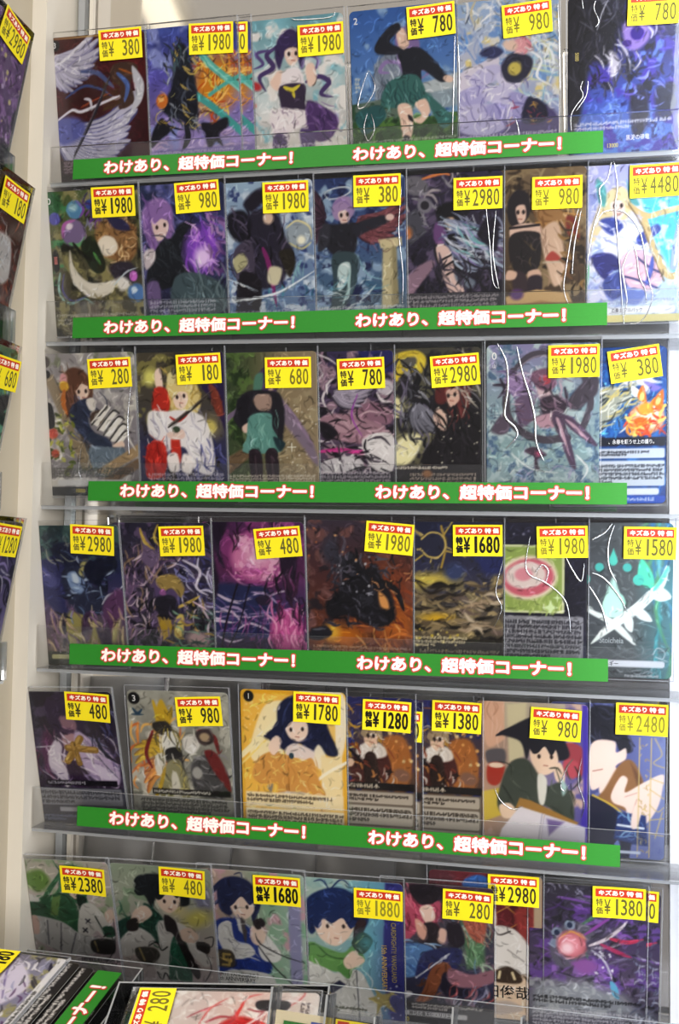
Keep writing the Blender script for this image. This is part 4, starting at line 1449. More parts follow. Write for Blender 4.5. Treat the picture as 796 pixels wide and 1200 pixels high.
ART['red_cord'] = '''
g e0d8d0 d4c4c0 dcc0b8 e4dad4
c 471 10 .54 f4eeea .8
k 472 40 0 0 60 70 18 2.4 40 60 4c484c,e8e0d0,8c8080,f0e8dc,605860 .85
e 26 34 14 9 30 e0d4b4 .15
e 30 32 8 5 30 f4ecd4 .3
e 44 48 12 8 50 d8caaa .15
e 18 52 10 8 10 6a6060 .2
e 40 20 9 7 0 5c5450 .2
b c42c2c 3 .97 50,72 66,64 78,82 70,104 58,96
s d84040 4 .9 40,60 64,74 92,84
k 474 40 30 50 100 130 26 1.8 60 50 f4d8d8,d05858,f8f4f0,a03c48 .85
s f4eeee 2 .9 10,40 50,66 96,120
s f0e8e8 2 .9 30,20 60,80 70,130
b 1c1a1e 1.5 .95 84,96 92,94 92,116 84,116
t 10 126 90 138 3 3a3038 .8
'''
def _eyes(*q):
    return ''.join('e %s %s 1.5 2.1 0 2c2224 .3 .9\n' % (x, y) for x, y in q[:-1]) + 'l 8a4c44 .9 .8 %s,%s %s,%s\n' % (q[-1][0] - 1.6, q[-1][1], q[-1][0] + 1.6, q[-1][1] + .4)
for _k, _q in {'sunny_sweater': ((48, 37), (59, 36), (54, 43.5)), 'blue_vest': ((34, 37), (45, 36), (41, 43.5)), 'green_jacket': ((30, 47), (45, 46), (38, 58)),
               'green_scarf': ((53, 36), (63, 36), (58, 43.5)), 'olive_jacket': ((57, 49), (68, 49), (63, 57)), 'violet_flame': ((31, 40), (39, 38), (35, 46.5)),
               'book_stack': ((41, 37.5), (48.5, 37), (46, 43)), 'shrine_bells': ((52, 43), (59, 42), (56, 48.5)), 'brass_town': ((39, 38), (44, 38), (41, 44)),
               'halo_wings': ((39, 34), (45, 33.5), (42, 38.5)), 'frills': ((46, 33), (53, 33), (50, 39)), 'red_haired_duelist': ((70, 44), (76, 43), (73, 48.5)),
               'fur_collar_duo': ((57, 36), (62, 36), (60, 42)), 'harp': ((38, 36), (44, 36), (41, 43))}.items():
    ART[_k] += _eyes(*_q)

# ---------------------------------------------------------------- pixel <-> point
def proj(P):
    d = np.asarray(P, float) - EYE; z = d @ fw
    return np.array([CX + F * (d @ rt) / z, CY - F * (d @ up) / z])
def unp(x, y, p0, n):
    d = fw + rt * (x - CX) / F - up * (y - CY) / F
    return EYE + d * (((np.asarray(p0) - EYE) @ n) / (d @ n))
NY = np.array([0, 1., 0])

# ---------------------------------------------------------------- materials
def mat(name, col=(.8, .8, .8), rough=.5, spec=.5, coat=0., emit=None, noise=0., nscale=60.):
    m = bpy.data.materials.new(name); m.use_nodes = True; nt = m.node_tree; b = nt.nodes['Principled BSDF']
    b.inputs['Base Color'].default_value = (*col, 1); b.inputs['Roughness'].default_value = rough
    b.inputs['Specular IOR Level'].default_value = spec; b.inputs['Coat Weight'].default_value = coat
    if emit: b.inputs['Emission Color'].default_value = (*emit[:3], 1); b.inputs['Emission Strength'].default_value = emit[3]
    if noise:
        t = nt.nodes.new('ShaderNodeTexNoise'); t.inputs['Scale'].default_value = nscale; t.inputs['Detail'].default_value = 4
        r = nt.nodes.new('ShaderNodeValToRGB'); c = np.array(col)
        r.color_ramp.elements[0].position = .3; r.color_ramp.elements[1].position = .7
        r.color_ramp.elements[0].color = (*(c * (1 - noise)), 1); r.color_ramp.elements[1].color = (*np.minimum(c * (1 + noise), 1), 1)
        nt.links.new(t.outputs[0], r.inputs[0]); nt.links.new(r.outputs[0], b.inputs['Base Color'])
    return m
def L(h): return tuple(float(v) for v in s2l(hexc(h)))

def film(name, ior, rough, tint, haze=0., hazecol=(.9, .93, 1), wrinkle=0.):
    """thin clear plastic: what is behind shows through, the room reflects off it"""
    m = bpy.data.materials.new(name); m.use_nodes = True; nt = m.node_tree; nt.nodes.clear()
    out = nt.nodes.new('ShaderNodeOutputMaterial'); tr = nt.nodes.new('ShaderNodeBsdfTransparent'); gl = nt.nodes.new('ShaderNodeBsdfGlossy')
    fr = nt.nodes.new('ShaderNodeFresnel'); mx = nt.nodes.new('ShaderNodeMixShader')
    tr.inputs[0].default_value = (*tint, 1); gl.inputs['Roughness'].default_value = rough; fr.inputs['IOR'].default_value = ior
    last = tr
    if haze:
        df = nt.nodes.new('ShaderNodeBsdfDiffuse'); df.inputs[0].default_value = (*hazecol, 1)
        m2 = nt.nodes.new('ShaderNodeMixShader'); m2.inputs[0].default_value = haze
        nt.links.new(tr.outputs[0], m2.inputs[1]); nt.links.new(df.outputs[0], m2.inputs[2]); last = m2
    if wrinkle:
        t = nt.nodes.new('ShaderNodeTexNoise'); t.inputs['Scale'].default_value = 45; t.inputs['Detail'].default_value = 2
        bp = nt.nodes.new('ShaderNodeBump'); bp.inputs['Strength'].default_value = wrinkle; bp.inputs['Distance'].default_value = .002
        co = nt.nodes.new('ShaderNodeTexCoord'); nt.links.new(co.outputs['Object'], t.inputs['Vector'])
        nt.links.new(t.outputs[0], bp.inputs['Height']); nt.links.new(bp.outputs[0], gl.inputs['Normal']); nt.links.new(bp.outputs[0], fr.inputs['Normal'])
    nt.links.new(fr.outputs[0], mx.inputs[0]); nt.links.new(last.outputs[0], mx.inputs[1]); nt.links.new(gl.outputs[0], mx.inputs[2])
    nt.links.new(mx.outputs[0], out.inputs[0]); return m

M_art = mat('printed_card', rough=.42, spec=.35)
_a = M_art.node_tree.nodes.new('ShaderNodeAttribute'); _a.attribute_name = 'Col'
M_art.node_tree.links.new(_a.outputs['Color'], M_art.node_tree.nodes['Principled BSDF'].inputs['Base Color'])
M_back = mat('card_stock', L('3a3a48'), .6)
M_sleeve = film('sleeve_film', 1.42, .05, (.99, .99, .99), .001, wrinkle=.2)
M_seam = film('sleeve_seam', 1.8, .12, (.9, .92, .95), .22)  # sleeve edge strips, whitened so their rim highlights are put into the colour
M_crease = film('sleeve_crease', 3.2, .16, (.95, .96, 1), .25, (1, 1, 1))
M_acr = film('clear_acrylic', 1.46, .04, (.99, .992, .992), .010)
M_acrfloor = film('acrylic_floor', 1.49, .12, (.9, .91, .93), .2, (.80, .81, .86))
M_edge = film('acrylic_edge', 1.7, .2, (.78, .82, .84), .35, (.82, .85, .88))
M_yel = mat('yellow_label', L('efdc1c'), .55, .3)
M_red = mat('label_red', L('bf3219'), .55, .3)
M_white = mat('label_white', L('fbf3e4'), .55, .3)
M_green = mat('banner_green', L('237a1f'), .45, .4, noise=.06, nscale=40)
M_lwhite = mat('lettering_white', L('fbeeea'), .5)
M_lred = mat('lettering_red', L('c4302c'), .5)
INK = {k: mat('print_ink_' + k, L(c), .6, .2) for k, c in (('black', '14140c'), ('dark', '33301a'), ('medium', '5c5828'), ('faded', '6c6622'), ('pale', '8a8226'))}
M_beige = mat('side_panel', L('b3a995'), .6, noise=.03, nscale=6)
M_col = mat('corner_post', L('cfc9bd'), .45)
M_rightp = mat('white_panel', L('f4f5f8'), .6)
M_counter = mat('counter_top', L('4a484c'), .5, noise=.1)

M_mirror = bpy.data.materials.new('glossy_back_panel'); M_mirror.use_nodes = True
_b = M_mirror.node_tree.nodes['Principled BSDF']
_b.inputs['Base Color'].default_value = (.82, .80, .78, 1); _b.inputs['Metallic'].default_value = .93; _b.inputs['Roughness'].default_value = .055

# ---------------------------------------------------------------- mesh helpers
col = sc.collection
def link(name, me, mats, parent=None):
    o = bpy.data.objects.new(name, me); col.objects.link(o)
    for m in mats: me.materials.append(m)
    if parent is not None: o.parent = parent
    return o
def mesh(name, V, faces, mi=None, smooth=False):
    me = bpy.data.meshes.new(name); me.from_pydata([tuple(map(float, v)) for v in V], [], [tuple(int(i) for i in f) for f in faces]); 
    if mi is not None: me.polygons.foreach_set('material_index', np.asarray(mi, np.int32))
    if smooth: me.polygons.foreach_set('use_smooth', [True] * len(me.polygons))
    me.update(); return me
def box(x0, y0, z0, x1, y1, z1):
    V = [(x, y, z) for x in (x0, x1) for y in (y0, y1) for z in (z0, z1)]
    return V, [(0, 1, 3, 2), (4, 6, 7, 5), (0, 4, 5, 1), (2, 3, 7, 6), (0, 2, 6, 4), (1, 5, 7, 3)]   # -x +x -y +y -z +z
def boxes(name, bs, mats, parent=None, mi=None):
    V, Fc, I = [], [], []
    for k, b in enumerate(bs):
        v, f = box(*b); n = len(V); V += v; Fc += [tuple(i + n for i in q) for q in f]; I += list(mi if mi else [0] * 6)
    return link(name, mesh(name, V, Fc, I), mats, parent)
def empty(name, Mx, label, cat, group=None):
    o = bpy.data.objects.new(name, None); o.empty_display_size = .02; col.objects.link(o)
    o.matrix_world = Matrix(np.asarray(Mx).tolist()); o['label'] = label; o['category'] = cat
    if group: o['group'] = group
    return o
def frame(X, Y, Z, P):
    m = np.eye(4); m[:3, 0], m[:3, 1], m[:3, 2], m[:3, 3] = X, Y, Z, P; return m

# ---------------------------------------------------------------- lettering, from Blender's built-in font
_gl = {}
def glyphs(text, bold=0.):
    """flat outline of a line of text, 1 high, centred on the origin: (points, faces)"""
    k = (text, bold)
    if k not in _gl:
        c = bpy.data.curves.new('t', 'FONT'); c.body = text; c.fill_mode = 'BOTH'; c.size = 1; c.offset = bold; c.resolution_u = 3
        o = bpy.data.objects.new('t', c); col.objects.link(o)
        dg = bpy.context.evaluated_depsgraph_get(); me = bpy.data.meshes.new_from_object(o.evaluated_get(dg))
        V = np.array([v.co[:2] for v in me.vertices]).reshape(-1, 2); Fc = [tuple(p.vertices) for p in me.polygons]
        bpy.data.objects.remove(o); bpy.data.curves.remove(c); bpy.data.meshes.remove(me)
        _gl[k] = (V, Fc)
    return _gl[k]
def heavy(text, x0, y0, x1, y1, r, n):
    """fitted text thickened by r on every side"""
    G, f = fit(text, x0, y0, x1, y1); V, Fc = [], []
    for k in range(n + 1):
        a = 2 * math.pi * k / n; d = np.array([math.cos(a), math.sin(a)]) * (r if k < n else 0)
        m = len(V); V += [(*(g + d), k * 8e-6) for g in G]; Fc += [tuple(q + m for q in t) for t in f]
    return V, Fc
def fit(text, x0, y0, x1, y1, bold=0., base=None):
    """the text scaled into a rectangle"""
    V, Fc = glyphs(text, bold); R = glyphs(text, base)[0] if base is not None else V
    a, b = R.min(0), R.max(0); s = np.array([x1 - x0, y1 - y0]) / (b - a)
    return (V - a) * s + np.array([x0, y0]), Fc

# ---------------------------------------------------------------- one card: picture, sleeve, price label
CW, CH = .063, .088
_face = {}
def face_mesh(art):
    if art in _face: return _face[art]
    a = Art().run(ART[art]); n = (GW + 1) * (GH + 1)
    x = (_gx / 100 - .5) * CW; z = (1 - _gy / 140) * CH; r = .003
    cx = np.clip(x, -CW / 2 + r, CW / 2 - r); cz = np.clip(z, r, CH - r); dx, dz = x - cx, z - cz; d = np.hypot(dx, dz); k = np.where(d > r, r / np.maximum(d, 1e-9), 1)
    x, z = cx + dx * k, cz + dz * k
    V = np.stack([x, np.zeros_like(x), z], -1).reshape(-1, 3); C = s2l(a.im); m_ = C.mean(-1, keepdims=True); C = np.clip(m_ + (C - m_) * 1.06, 0, 1); C = (C ** 1.12 * 1.36 / (1 + .42 * C)).reshape(-1, 3)
    idx = np.arange(n).reshape(GH + 1, GW + 1)
    Q = np.stack([idx[1:, :-1], idx[1:, 1:], idx[:-1, 1:], idx[:-1, :-1]], -1).reshape(-1, 4)
    rim = np.concatenate([idx[0, :], idx[1:, -1], idx[-1, -2::-1], idx[-2:0:-1, 0]]); m = len(rim)
    Vb = V[rim].copy(); Vb[:, 1] = .0004; Cb = np.full((m, 3), .6)
    ib = n + np.arange(m); Qs = np.stack([rim, np.roll(rim, -1), np.roll(ib, -1), ib], -1)
    Vs, Cs = [V, Vb], [C, Cb]; nv = n + m; tri = [ib.tolist()]
    for (tx, ty, h, cc, rot, s) in a.words:
        G, Fc = glyphs(s, .012); a0, b0 = G.min(0), G.max(0); G = (G - (a0 + b0) / 2) * (h / 100 * CW / max(.72, 1e-6)) * .75
        if h < 8: G[:, 0] *= .8
        t = math.radians(-rot); G = G @ np.array([[math.cos(t), math.sin(t)], [-math.sin(t), math.cos(t)]])
        g = np.stack([G[:, 0] + (tx / 100 - .5) * CW, np.full(len(G), -.00005), G[:, 1] + (1 - ty / 140) * CH], -1)
        Vs.append(g); Cs.append(np.tile(s2l(hexc(cc)), (len(g), 1))); tri += [[i + nv for i in f] for f in Fc]; nv += len(g)
    V = np.concatenate(Vs); C = np.concatenate(Cs); Q = np.concatenate([Q, Qs])
    me = bpy.data.meshes.new('picture')
    lens = [4] * len(Q) + [len(t) for t in tri]; loops = np.concatenate([Q.ravel()] + [np.asarray(t) for t in tri]).astype(np.int32)
    st = np.concatenate([[0], np.cumsum(lens)[:-1]]).astype(np.int32)
    me.vertices.add(len(V)); me.vertices.foreach_set('co', V.astype(np.float32).ravel())
    me.loops.add(len(loops)); me.loops.foreach_set('vertex_index', loops)
    me.polygons.add(len(lens)); me.polygons.foreach_set('loop_start', st); me.update(calc_edges=True); me.validate()
    at = me.color_attributes.new('Col', 'FLOAT_COLOR', 'POINT')
    at.data.foreach_set('color', np.concatenate([C, np.ones((len(C), 1))], 1).astype(np.float32).ravel())
    me.materials.append(M_art); _face[art] = me; return me

def sleeve_mesh():
    w, t0, t1, h = .0326, -.0007, .0009, .0910
    V, Fc = box(-w, t0, -.0012, w, t1, h); I = [1, 1, 0, 0, 1, 1]
    for x0, x1, z0, z1 in ((-w, -w + .0006, -.001, h), (w - .0006, w, -.001, h), (-w, w, -.0012, -.0006)):
        n = len(V); V += [(x0, t0 - .0001, z0), (x1, t0 - .0001, z0), (x1, t0 - .0001, z1), (x0, t0 - .0001, z1)]; Fc.append((n, n + 1, n + 2, n + 3)); I.append(1)
    return mesh('sleeve', V, Fc, I)
_sl = sleeve_mesh(); _sl.materials.append(M_sleeve); _sl.materials.append(M_seam)

TW, TH = .0280, .0180
_board = {}
def label_parts(parent, price, ink, Mx):
    """yellow price label: board, red header with white lettering, stamped price"""
    if 'b' not in _board:
        nx = 8; V, Fc = [], []
        for j, y in enumerate((-.0001, .0001)):
            for z in (0, TH):
                for i in range(nx + 1):
                    u = i / nx; V.append(((u - .5) * TW, y - .00035 * (2 * u - 1) ** 2, z))
        k = nx + 1
        for i in range(nx):
            Fc += [(i, i + 1, k + i + 1, k + i), (2 * k + i + 1, 2 * k + i, 3 * k + i, 3 * k + i + 1), (k + i, k + i + 1, 3 * k + i + 1, 3 * k + i), (i + 1, i, 2 * k + i, 2 * k + i + 1)]
        Fc += [(0, k, 3 * k, 2 * k), (k - 1, 3 * k - 1, 4 * k - 1, 2 * k - 1)]
        me = mesh('price_label', V, Fc); me.materials.append(M_yel); _board['b'] = me
        curve = lambda x, d: -d - .0001 - .00035 * (2 * x / TW) ** 2
        xs = np.linspace(-.0125, .0127, 9); V = [(x, curve(x, .00006), z) for z in (.0122, .0168) for x in xs]; Fc = [(i, i + 1, 10 + i, 9 + i) for i in range(8)]
        I = [0] * 8
        for s, a, b in (('キズあり', -.0107, .0024), ('特', .0041, .0075), ('価', .0086, .0117)):
            G, f = heavy(s, a, .0132, b, .0160, .00016, 4); n = len(V); V += [(g[0], curve(g[0], .0001) - g[2], g[1]) for g in G]; Fc += [tuple(i + n for i in q) for q in f]; I += [1] * len(f)
        me = mesh('header_band', V, Fc, I); me.materials.append(M_red); me.materials.append(M_white); _board['h'] = me
        _board['c'] = curve
    t = bpy.data.objects.new('price_label', _board['b']); col.objects.link(t); t.parent = parent; t.matrix_local = Matrix(Mx.tolist())
    h = bpy.data.objects.new('header_band', _board['h']); col.objects.link(h); h.parent = t
    key = (price, ink)
    if key not in _board:
        V, Fc = [], []; rr, nn = {'black': (.00028, 6), 'dark': (.00014, 4)}.get(ink, (.00009, 4))
        items = [('特', -.0122, .0068, -.0086, .0110), ('価', -.0122, .0020, -.0086, .0062), ('¥', -.0078, .0022, -.0045, .0108)]
        x = .0122
        for ch in reversed(price): items.append((ch, x - (.0031 if ch != '1' else .0018), .0020, x - (.0007 if ch == '1' else 0), .0112)); x -= .0040
        for s, a, z0, b, z1 in items:
            G, f = heavy(s, a, z0, b, z1, rr, nn); n = len(V); V += [(g[0], _board['c'](g[0], .00006) - g[2], g[1]) for g in G]; Fc += [tuple(i + n for i in q) for q in f]
        me = mesh('stamped_price', V, Fc); me.materials.append(INK[ink]); _board[key] = me
    p = bpy.data.objects.new('stamped_price', _board[key]); col.objects.link(p); p.parent = t
    return t

def make_card(art, label, Mx, price=None, ink='faded', tagM=None, group=None, sleeve=True):
    t = empty('trading_card', Mx, label, 'trading card', group)
    o = bpy.data.objects.new('picture', face_mesh(art)); col.objects.link(o); o.parent = t
    if sleeve: s = bpy.data.objects.new('sleeve', _sl); col.objects.link(s); s.parent = t
    if price: label_parts(t, price, ink, tagM)
    return t
def copy_tree(o, parent=None):
    c = o.copy(); col.objects.link(c)
    if parent is not None: c.parent = parent
    for ch in list(o.children): copy_tree(ch, c)
    return c

# ---------------------------------------------------------------- setting
ZC = EYE[2]
def slab(name, b, m, kind='structure'):
    o = boxes(name, [b], [m]); o['kind'] = kind; return o
slab('wall_back', (-.36, .036, ZC - .5, .30, .041, ZC + .55), M_mirror)
XW = -.3079
slab('wall_left', (XW - .006, -.090, ZC - .5, XW - .001, .036, ZC + .55), M_beige)
slab('trim_1', (XW - .001, -.0105, ZC - .5, XW + .0085, .0355, ZC + .55), M_col)
slab('trim_2', (XW + .0105, .0285, ZC - .5, XW + .0150, .034, ZC + .55), M_edge)
slab('trim_3', (XW + .0175, .0300, ZC - .5, XW + .0200, .034, ZC + .55), M_col)
slab('wall_right', (.1145, -.10, ZC - .5, .118, .036, ZC + .55), M_rightp)
XP = unp(785, 700, np.array([0, .0335, 0]), NY)[0]
slab('trim_4', (XP, .0335, ZC - .5, .1145, .0358, ZC + .16), M_rightp)

# ---------------------------------------------------------------- racks: clear lip, floor, end cap and the green banner taped to the lip
ROWS = [ # lip top left px, lip top right px, lip bottom left y, banner TL, BL, TR px
    ((44, 174), (797, 128), 216, (87, 188), (87, 211), (707, 154)),
    ((40, 354), (796, 338), 401, (87, 373), (87, 397), (712, 355)),
    ((33, 542), (790, 546), 592, (105, 564), (104, 587), (735, 566)),
    ((28, 732), (796, 762), 782, (83, 754), (82, 778), (713, 772)),
    ((25, 921), (790, 978), 969, (92, 944), (91, 967), (727, 990)),
    ((20, 1111), (735, 1194), 1160, None, None, None)]
ORD = ['topmost', 'second', 'third', 'fourth', 'fifth', 'lowest']
XR = .112
FLOOR = []
O0 = np.zeros(3)
for i, (lt, lr, lb, b0, b1, b2) in enumerate(ROWS):
    A, B, Cb = unp(*lt, O0, NY), unp(*lr, O0, NY), unp(lt[0], lb, O0, NY)
    roll = math.atan2(B[2] - A[2], B[0] - A[0]); X = np.array([math.cos(roll), 0, math.sin(roll)]); Z = np.array([-math.sin(roll), 0, math.cos(roll)])
    hgt = A[2] - Cb[2]; base = A - Z * hgt; ln = (XR - A[0]) / math.cos(roll)
    FLOOR.append((base, X, Z, hgt))
    rk = empty('card_rack', frame(X, NY, Z, base), (ORD[i] + ' clear acrylic rack counted from above, a green sale strip on its lip') if b0 else 'lowest clear acrylic rack, its lip bare, behind the counter boxes', 'card rack', 'acrylic card racks on the back panel')
    boxes('front_lip', [(0, -.0008, 0, ln, .0008, hgt)], [M_acr, M_edge], rk, [1, 1, 0, 0, 1, 1])
    boxes('rack_floor', [(0, .0009, -.0022, ln, .035, 0)], [M_acrfloor, M_edge], rk, [1, 1, 1, 1, 0, 0])
    boxes('end_cap', [(0, .0009, .0001, .0016, .035, hgt * .96)], [M_acr, M_edge], rk, [0, 0, 1, 1, 1, 1])
    if b0:
        P0, P1, P2 = unp(*b0, O0, NY), unp(*b1, O0, NY), unp(*b2, O0, NY)
        loc = lambda P: np.array([(P - base) @ X, (P - base) @ Z])
        p0, p1, p2 = loc(P0), loc(P1), loc(P2); w = p2[0] - p0[0]; h = p0[1] - p1[1]; tilt = math.atan2(p2[1] - p0[1], w)
        n = 40; V, Fc = [], []
        for k in range(n + 1):
            u = k / n; y = -.0012 - .0003 * math.sin(u * 9 + i) ** 2
            for yy in (y, y + .0002): V += [(u * w, yy, 0), (u * w, yy, h)]
        for k in range(n):
            a = 4 * k; Fc += [(a, a + 4, a + 5, a + 1), (a + 2, a + 3, a + 7, a + 6), (a + 1, a + 5, a + 7, a + 3), (a, a + 2, a + 6, a + 4)]
        Fc += [(0, 1, 3, 2), (4 * n, 4 * n + 2, 4 * n + 3, 4 * n + 1)]
        bn = link('sale_banner', mesh('sale_banner', V, Fc), [M_green], rk)
        bn.matrix_local = Matrix.Translation((p0[0], 0, p1[1])) @ Matrix.Rotation(-tilt, 4, 'Y')
        for xa in (.0210, .1765):
            V, Fc, I = [], [], []
            for r, n, dy, mi in ((.00108, 14, -.00012, 0), (.00040, 9, -.00030, 1)):
                G, f = heavy('わけあり、超特価コーナー！', xa, .0024, xa + .1185, .0101, r, n); m = len(V)
                V += [(g[0], -.0012 + dy - g[2] - .0003 * math.sin(g[0] / w * 9 + i) ** 2, g[1]) for g in G]; Fc += [tuple(q + m for q in t) for t in f]; I += [mi] * len(f)
            link('lettering', mesh('lettering', V, Fc, I), [M_lred, M_lwhite], bn)

# ---------------------------------------------------------------- the cards of the six racks
# art, corner top right px, lean deg, roll deg, label TL px, label TR px, price, ink, depth, description
CARDS = {
 'a1': (0, 'wings', 169, 35, 11, 0, (115, 36), (166, 31), '380', 'faded', 0, 'sleeved card with two pale feathered wings on maroon, price label 380'),
 'a2': (0, 'indigo_storm', 277, 24, 11, .5, (221, 28), (274, 25), '1980', 'faded', 1, 'sleeved card of a dark spiky shape before orange and teal streaks, price 1980'),
 'a2b': (0, 'indigo_storm', 293, 23, 11, .5, (238, 28), (291, 25), '1980', 'faded', 3, 'twin of the orange and teal streaked card, mostly hidden behind it'),
 'a3': (0, 'frills', 402, 14, 11, .8, (350, 30), (401, 25), '1980', 'faded', 4, 'sleeved card of a figure in white frills with purple hair on pale teal'),
 'a4': (0, 'academy', 534, 1, 11, .8, (476, 9), (533, 1), '780', 'dark', 2, 'sleeved card of a figure in a green pleated skirt before a blue sky'),
 'a5': (0, 'petal_gown', 655, -8, 11, .6, (588, 7), (646, -2), '980', 'faded', 3, 'sleeved card with a gown of pale lilac petals, topmost rack'),
 'a6': (0, 'violet_skull', 801, -16, 11, .5, (737, -9), (797, -13), '780', 'medium', 4, 'sleeved card with a violet skull over blue, in the topmost rack'),
 'b1': (1, 'moon_bubbles', 161, 219, 12, 0, (106, 220), (158, 217), '1980', 'dark', 0, 'sleeved card with glossy bubbles around a cream crescent moon'),
 'b2': (1, 'violet_flame', 262, 212, 11, 0, (204, 215), (256, 210), '980', 'faded', 1, 'sleeved card of a lilac-haired figure beside a violet flame'),
 'b3': (1, 'dark_cloak', 366, 209, 11, 0, (307, 214), (362, 211), '1980', 'faded', 2, 'sleeved card of a black cloaked and hatted figure with a golden orb'),
 'b4': (1, 'halo_wings', 475, 204, 11, 0, (413, 206), (471, 203), '380', 'faded', 3, 'sleeved card of a haloed figure with dark red wings beside a stone pillar'),
 'b5': (1, 'silver_mane', 590, 199, 10, 0, (531, 209), (590, 206), '2980', 'medium', 4, 'sleeved dark card with flowing silver-blue hair, price label 2980, second rack'),
 'b6': (1, 'brass_town', 688, 194, 10, 0, (623, 208), (684, 205), '980', 'faded', 5, 'sleeved brown card of two figures on stone steps, price label 980'),
 'b7': (1, 'harp', 806, 188, 10, 0, (740, 194), (798, 190), '4480', 'medium', 6, 'sleeved pale blue card with a golden harp, under many bright creases'),
 'c1': (2, 'book_stack', 157, 412, 10, 0, (102, 421), (153, 418), '280', 'medium', 0, 'sleeved card of a brown-haired figure carrying a stack of white books'),
 'c2': (2, 'shrine_bells', 262, 411, 10, 0, (205, 416), (259, 413), '180', 'medium', 1, 'sleeved card of a blonde figure in a white and red robe'),
 'c3': (2, 'twin_tails', 371, 411, 10, 0, (311, 419), (364, 418), '680', 'faded', 2, 'sleeved card of a figure in a teal skirt on sandy paving, long lilac hair'),
 'c4': (2, 'mauve_clash', 461, 410, 10, 0, (395, 421), (450, 418), '780', 'dark', 3, 'sleeved card of tangled mauve and black shapes, price label 780, third rack'),
 'c5': (2, 'red_haired_duelist', 564, 406, 10, 0, (504, 418), (561, 413), '2980', 'medium', 4, 'sleeved card of a red-haired figure in a long black coat, third rack'),
 'c6': (2, 'spiral_ring', 704, 401, 10, 0, (643, 405), (703, 403), '1980', 'medium', 1, 'sleeved pale shimmering card with a dark ring, creased by two bright folds'),
 'c7': (2, 'ember_familiar', 782, 405, 10, .6, (714, 412), (770, 403), '380', 'medium', 5, 'blue card with a small orange flame creature and white text boxes'),
 'd1': (3, 'night_wyvern', 138, 615, 12, 1, (82, 614), (134, 617), '2980', 'medium', 0, 'sleeved card of a dark navy winged beast over olive, price label 2980'),
 'd2': (3, 'antler_beast', 246, 613, 11, 0, (186, 617), (238, 616), '1980', 'faded', 1, 'sleeved card of a mauve and gold maned beast, fourth rack'),
 'd3': (3, 'rose_moon', 356, 612, 11, 0, (298, 620), (350, 616), '480', 'medium', 2, 'sleeved card with a large pink moon over dark water, price label 480'),
 'd4': (3, 'ember_golem', 484, 611, 9, -.5, (431, 610), (485, 615), '1980', 'faded', 3, 'sleeved rust-brown card with a black hulking mass above fire'),
 'd5': (3, 'golden_clouds', 590, 612, 8, 0, (531, 615), (589, 615), '1680', 'black', 4, 'sleeved card of golden clouds under a thin gold emblem'),
 'd6': (3, 'green_panel', 689, 613, 8, 0, (629, 617), (689, 616), '1980', 'faded', 5, 'sleeved dark card with a light green square above a grey text box'),
 'd7': (3, 'branch_crest', 790, 613, 8, 0, (733, 617), (792, 618), '1580', 'medium', 6, 'grey foil card with a white crossed-branch crest and teal drops'),
 'e1': (4, 'crossed_sticks', 130, 811, 17, 2, (76, 810), (127, 814), '480', 'dark', 0, 'dark purple card with two crossed golden sticks and a lilac coat'),
 'e2': (4, 'gold_seraph', 267, 812, 12, .5, (204, 817), (259, 816), '980', 'dark', 0, 'grey card of a gold-crowned armoured figure beside a grey beast'),
 'e3': (4, 'sunny_sweater', 405, 812, 9, 0, (344, 810), (400, 814), '1780', 'dark', 0, 'yellow card of a dark-haired figure in a tan sweater'),
 'e4': (4, 'fur_collar_duo', 486, 819, 8, 0, (428, 819), (480, 823), '1280', 'black', 1, 'sleeved card of a fur-collared figure marked 1280, beside the yellow card'),
 'e6': (4, 'olive_jacket', 690, 826, 7, 0, (623, 828), (682, 833), '980', 'medium', 7.4, 'sleeved card of a dark-haired figure in an olive jacket leaning over a book'),
 'e7': (4, 'gold_signature', 781, 827, 7, 0, (724, 823), (782, 826), '2480', 'pale', 9, 'sleeved blue card with gold lines and an outstretched hand'),
 'f1': (5, 'green_cape', 126, 1011, 17, 1.5, (71, 1014), (121, 1019), '2380', 'dark', 0, 'card of a green-haired figure in a green cape and white skirt'),
 'f2': (5, 'green_scarf', 246, 1019, 15, .5, (186, 1015), (240, 1021), '480', 'faded', 1, 'card of a black-haired figure in a dark green scarf and white shirt'),
 'f3': (5, 'blue_vest', 356, 1026, 13, 0, (297, 1025), (351, 1029), '1680', 'black', 2, 'card of a navy-haired figure in a blue vest, price label 1680'),
 'f4': (5, 'green_jacket', 472, 1036, 12, 0, (415, 1040), (472, 1045), '1880', 'pale', 3, 'card of a blue-haired figure in a green and white jacket, gold upright lettering'),
 'f5': (5, 'sky_dress', 579, 1042, 12, 0, (520, 1041), (578, 1047), '280', 'medium', 4, 'sleeved card of a pink-haired figure in a blue dress and brown boots'),
 'f5b': (5, 'gold_lattice', 636, 1028, 12, 0, (574, 1024), (630, 1028), '2980', 'dark', 7, 'red and cream card with gold lattice, partly behind the blue dress card'),
 'f6': (5, 'orb_creature', 759, 1043, 11, 0, (695, 1038), (757, 1042), '1380', 'medium', 6, 'sleeved smoky violet card with a round pink-eyed creature, in front of its twin'),
}
TOPR = np.array([CW / 2, 0, CH])
def card_matrix(xr, yr, lean, roll, depth, i):
    base, RX, RZ, hgt = FLOOR[i]
    a = math.radians(lean); upv = np.array([0, -math.sin(a), math.cos(a)]); n = np.array([0, math.cos(a), math.sin(a)])
    r = math.radians(roll); X = np.array([1., 0, 0]) * math.cos(r) + upv * math.sin(r); Z = upv * math.cos(r) - np.array([1., 0, 0]) * math.sin(r)
    p0 = np.array([base[0] + .1, .0165 + depth, base[2] + .002])
    T = unp(xr, yr, p0, n)
    P = T - X * CW / 2 - Z * CH
    return frame(X, n, Z, P)
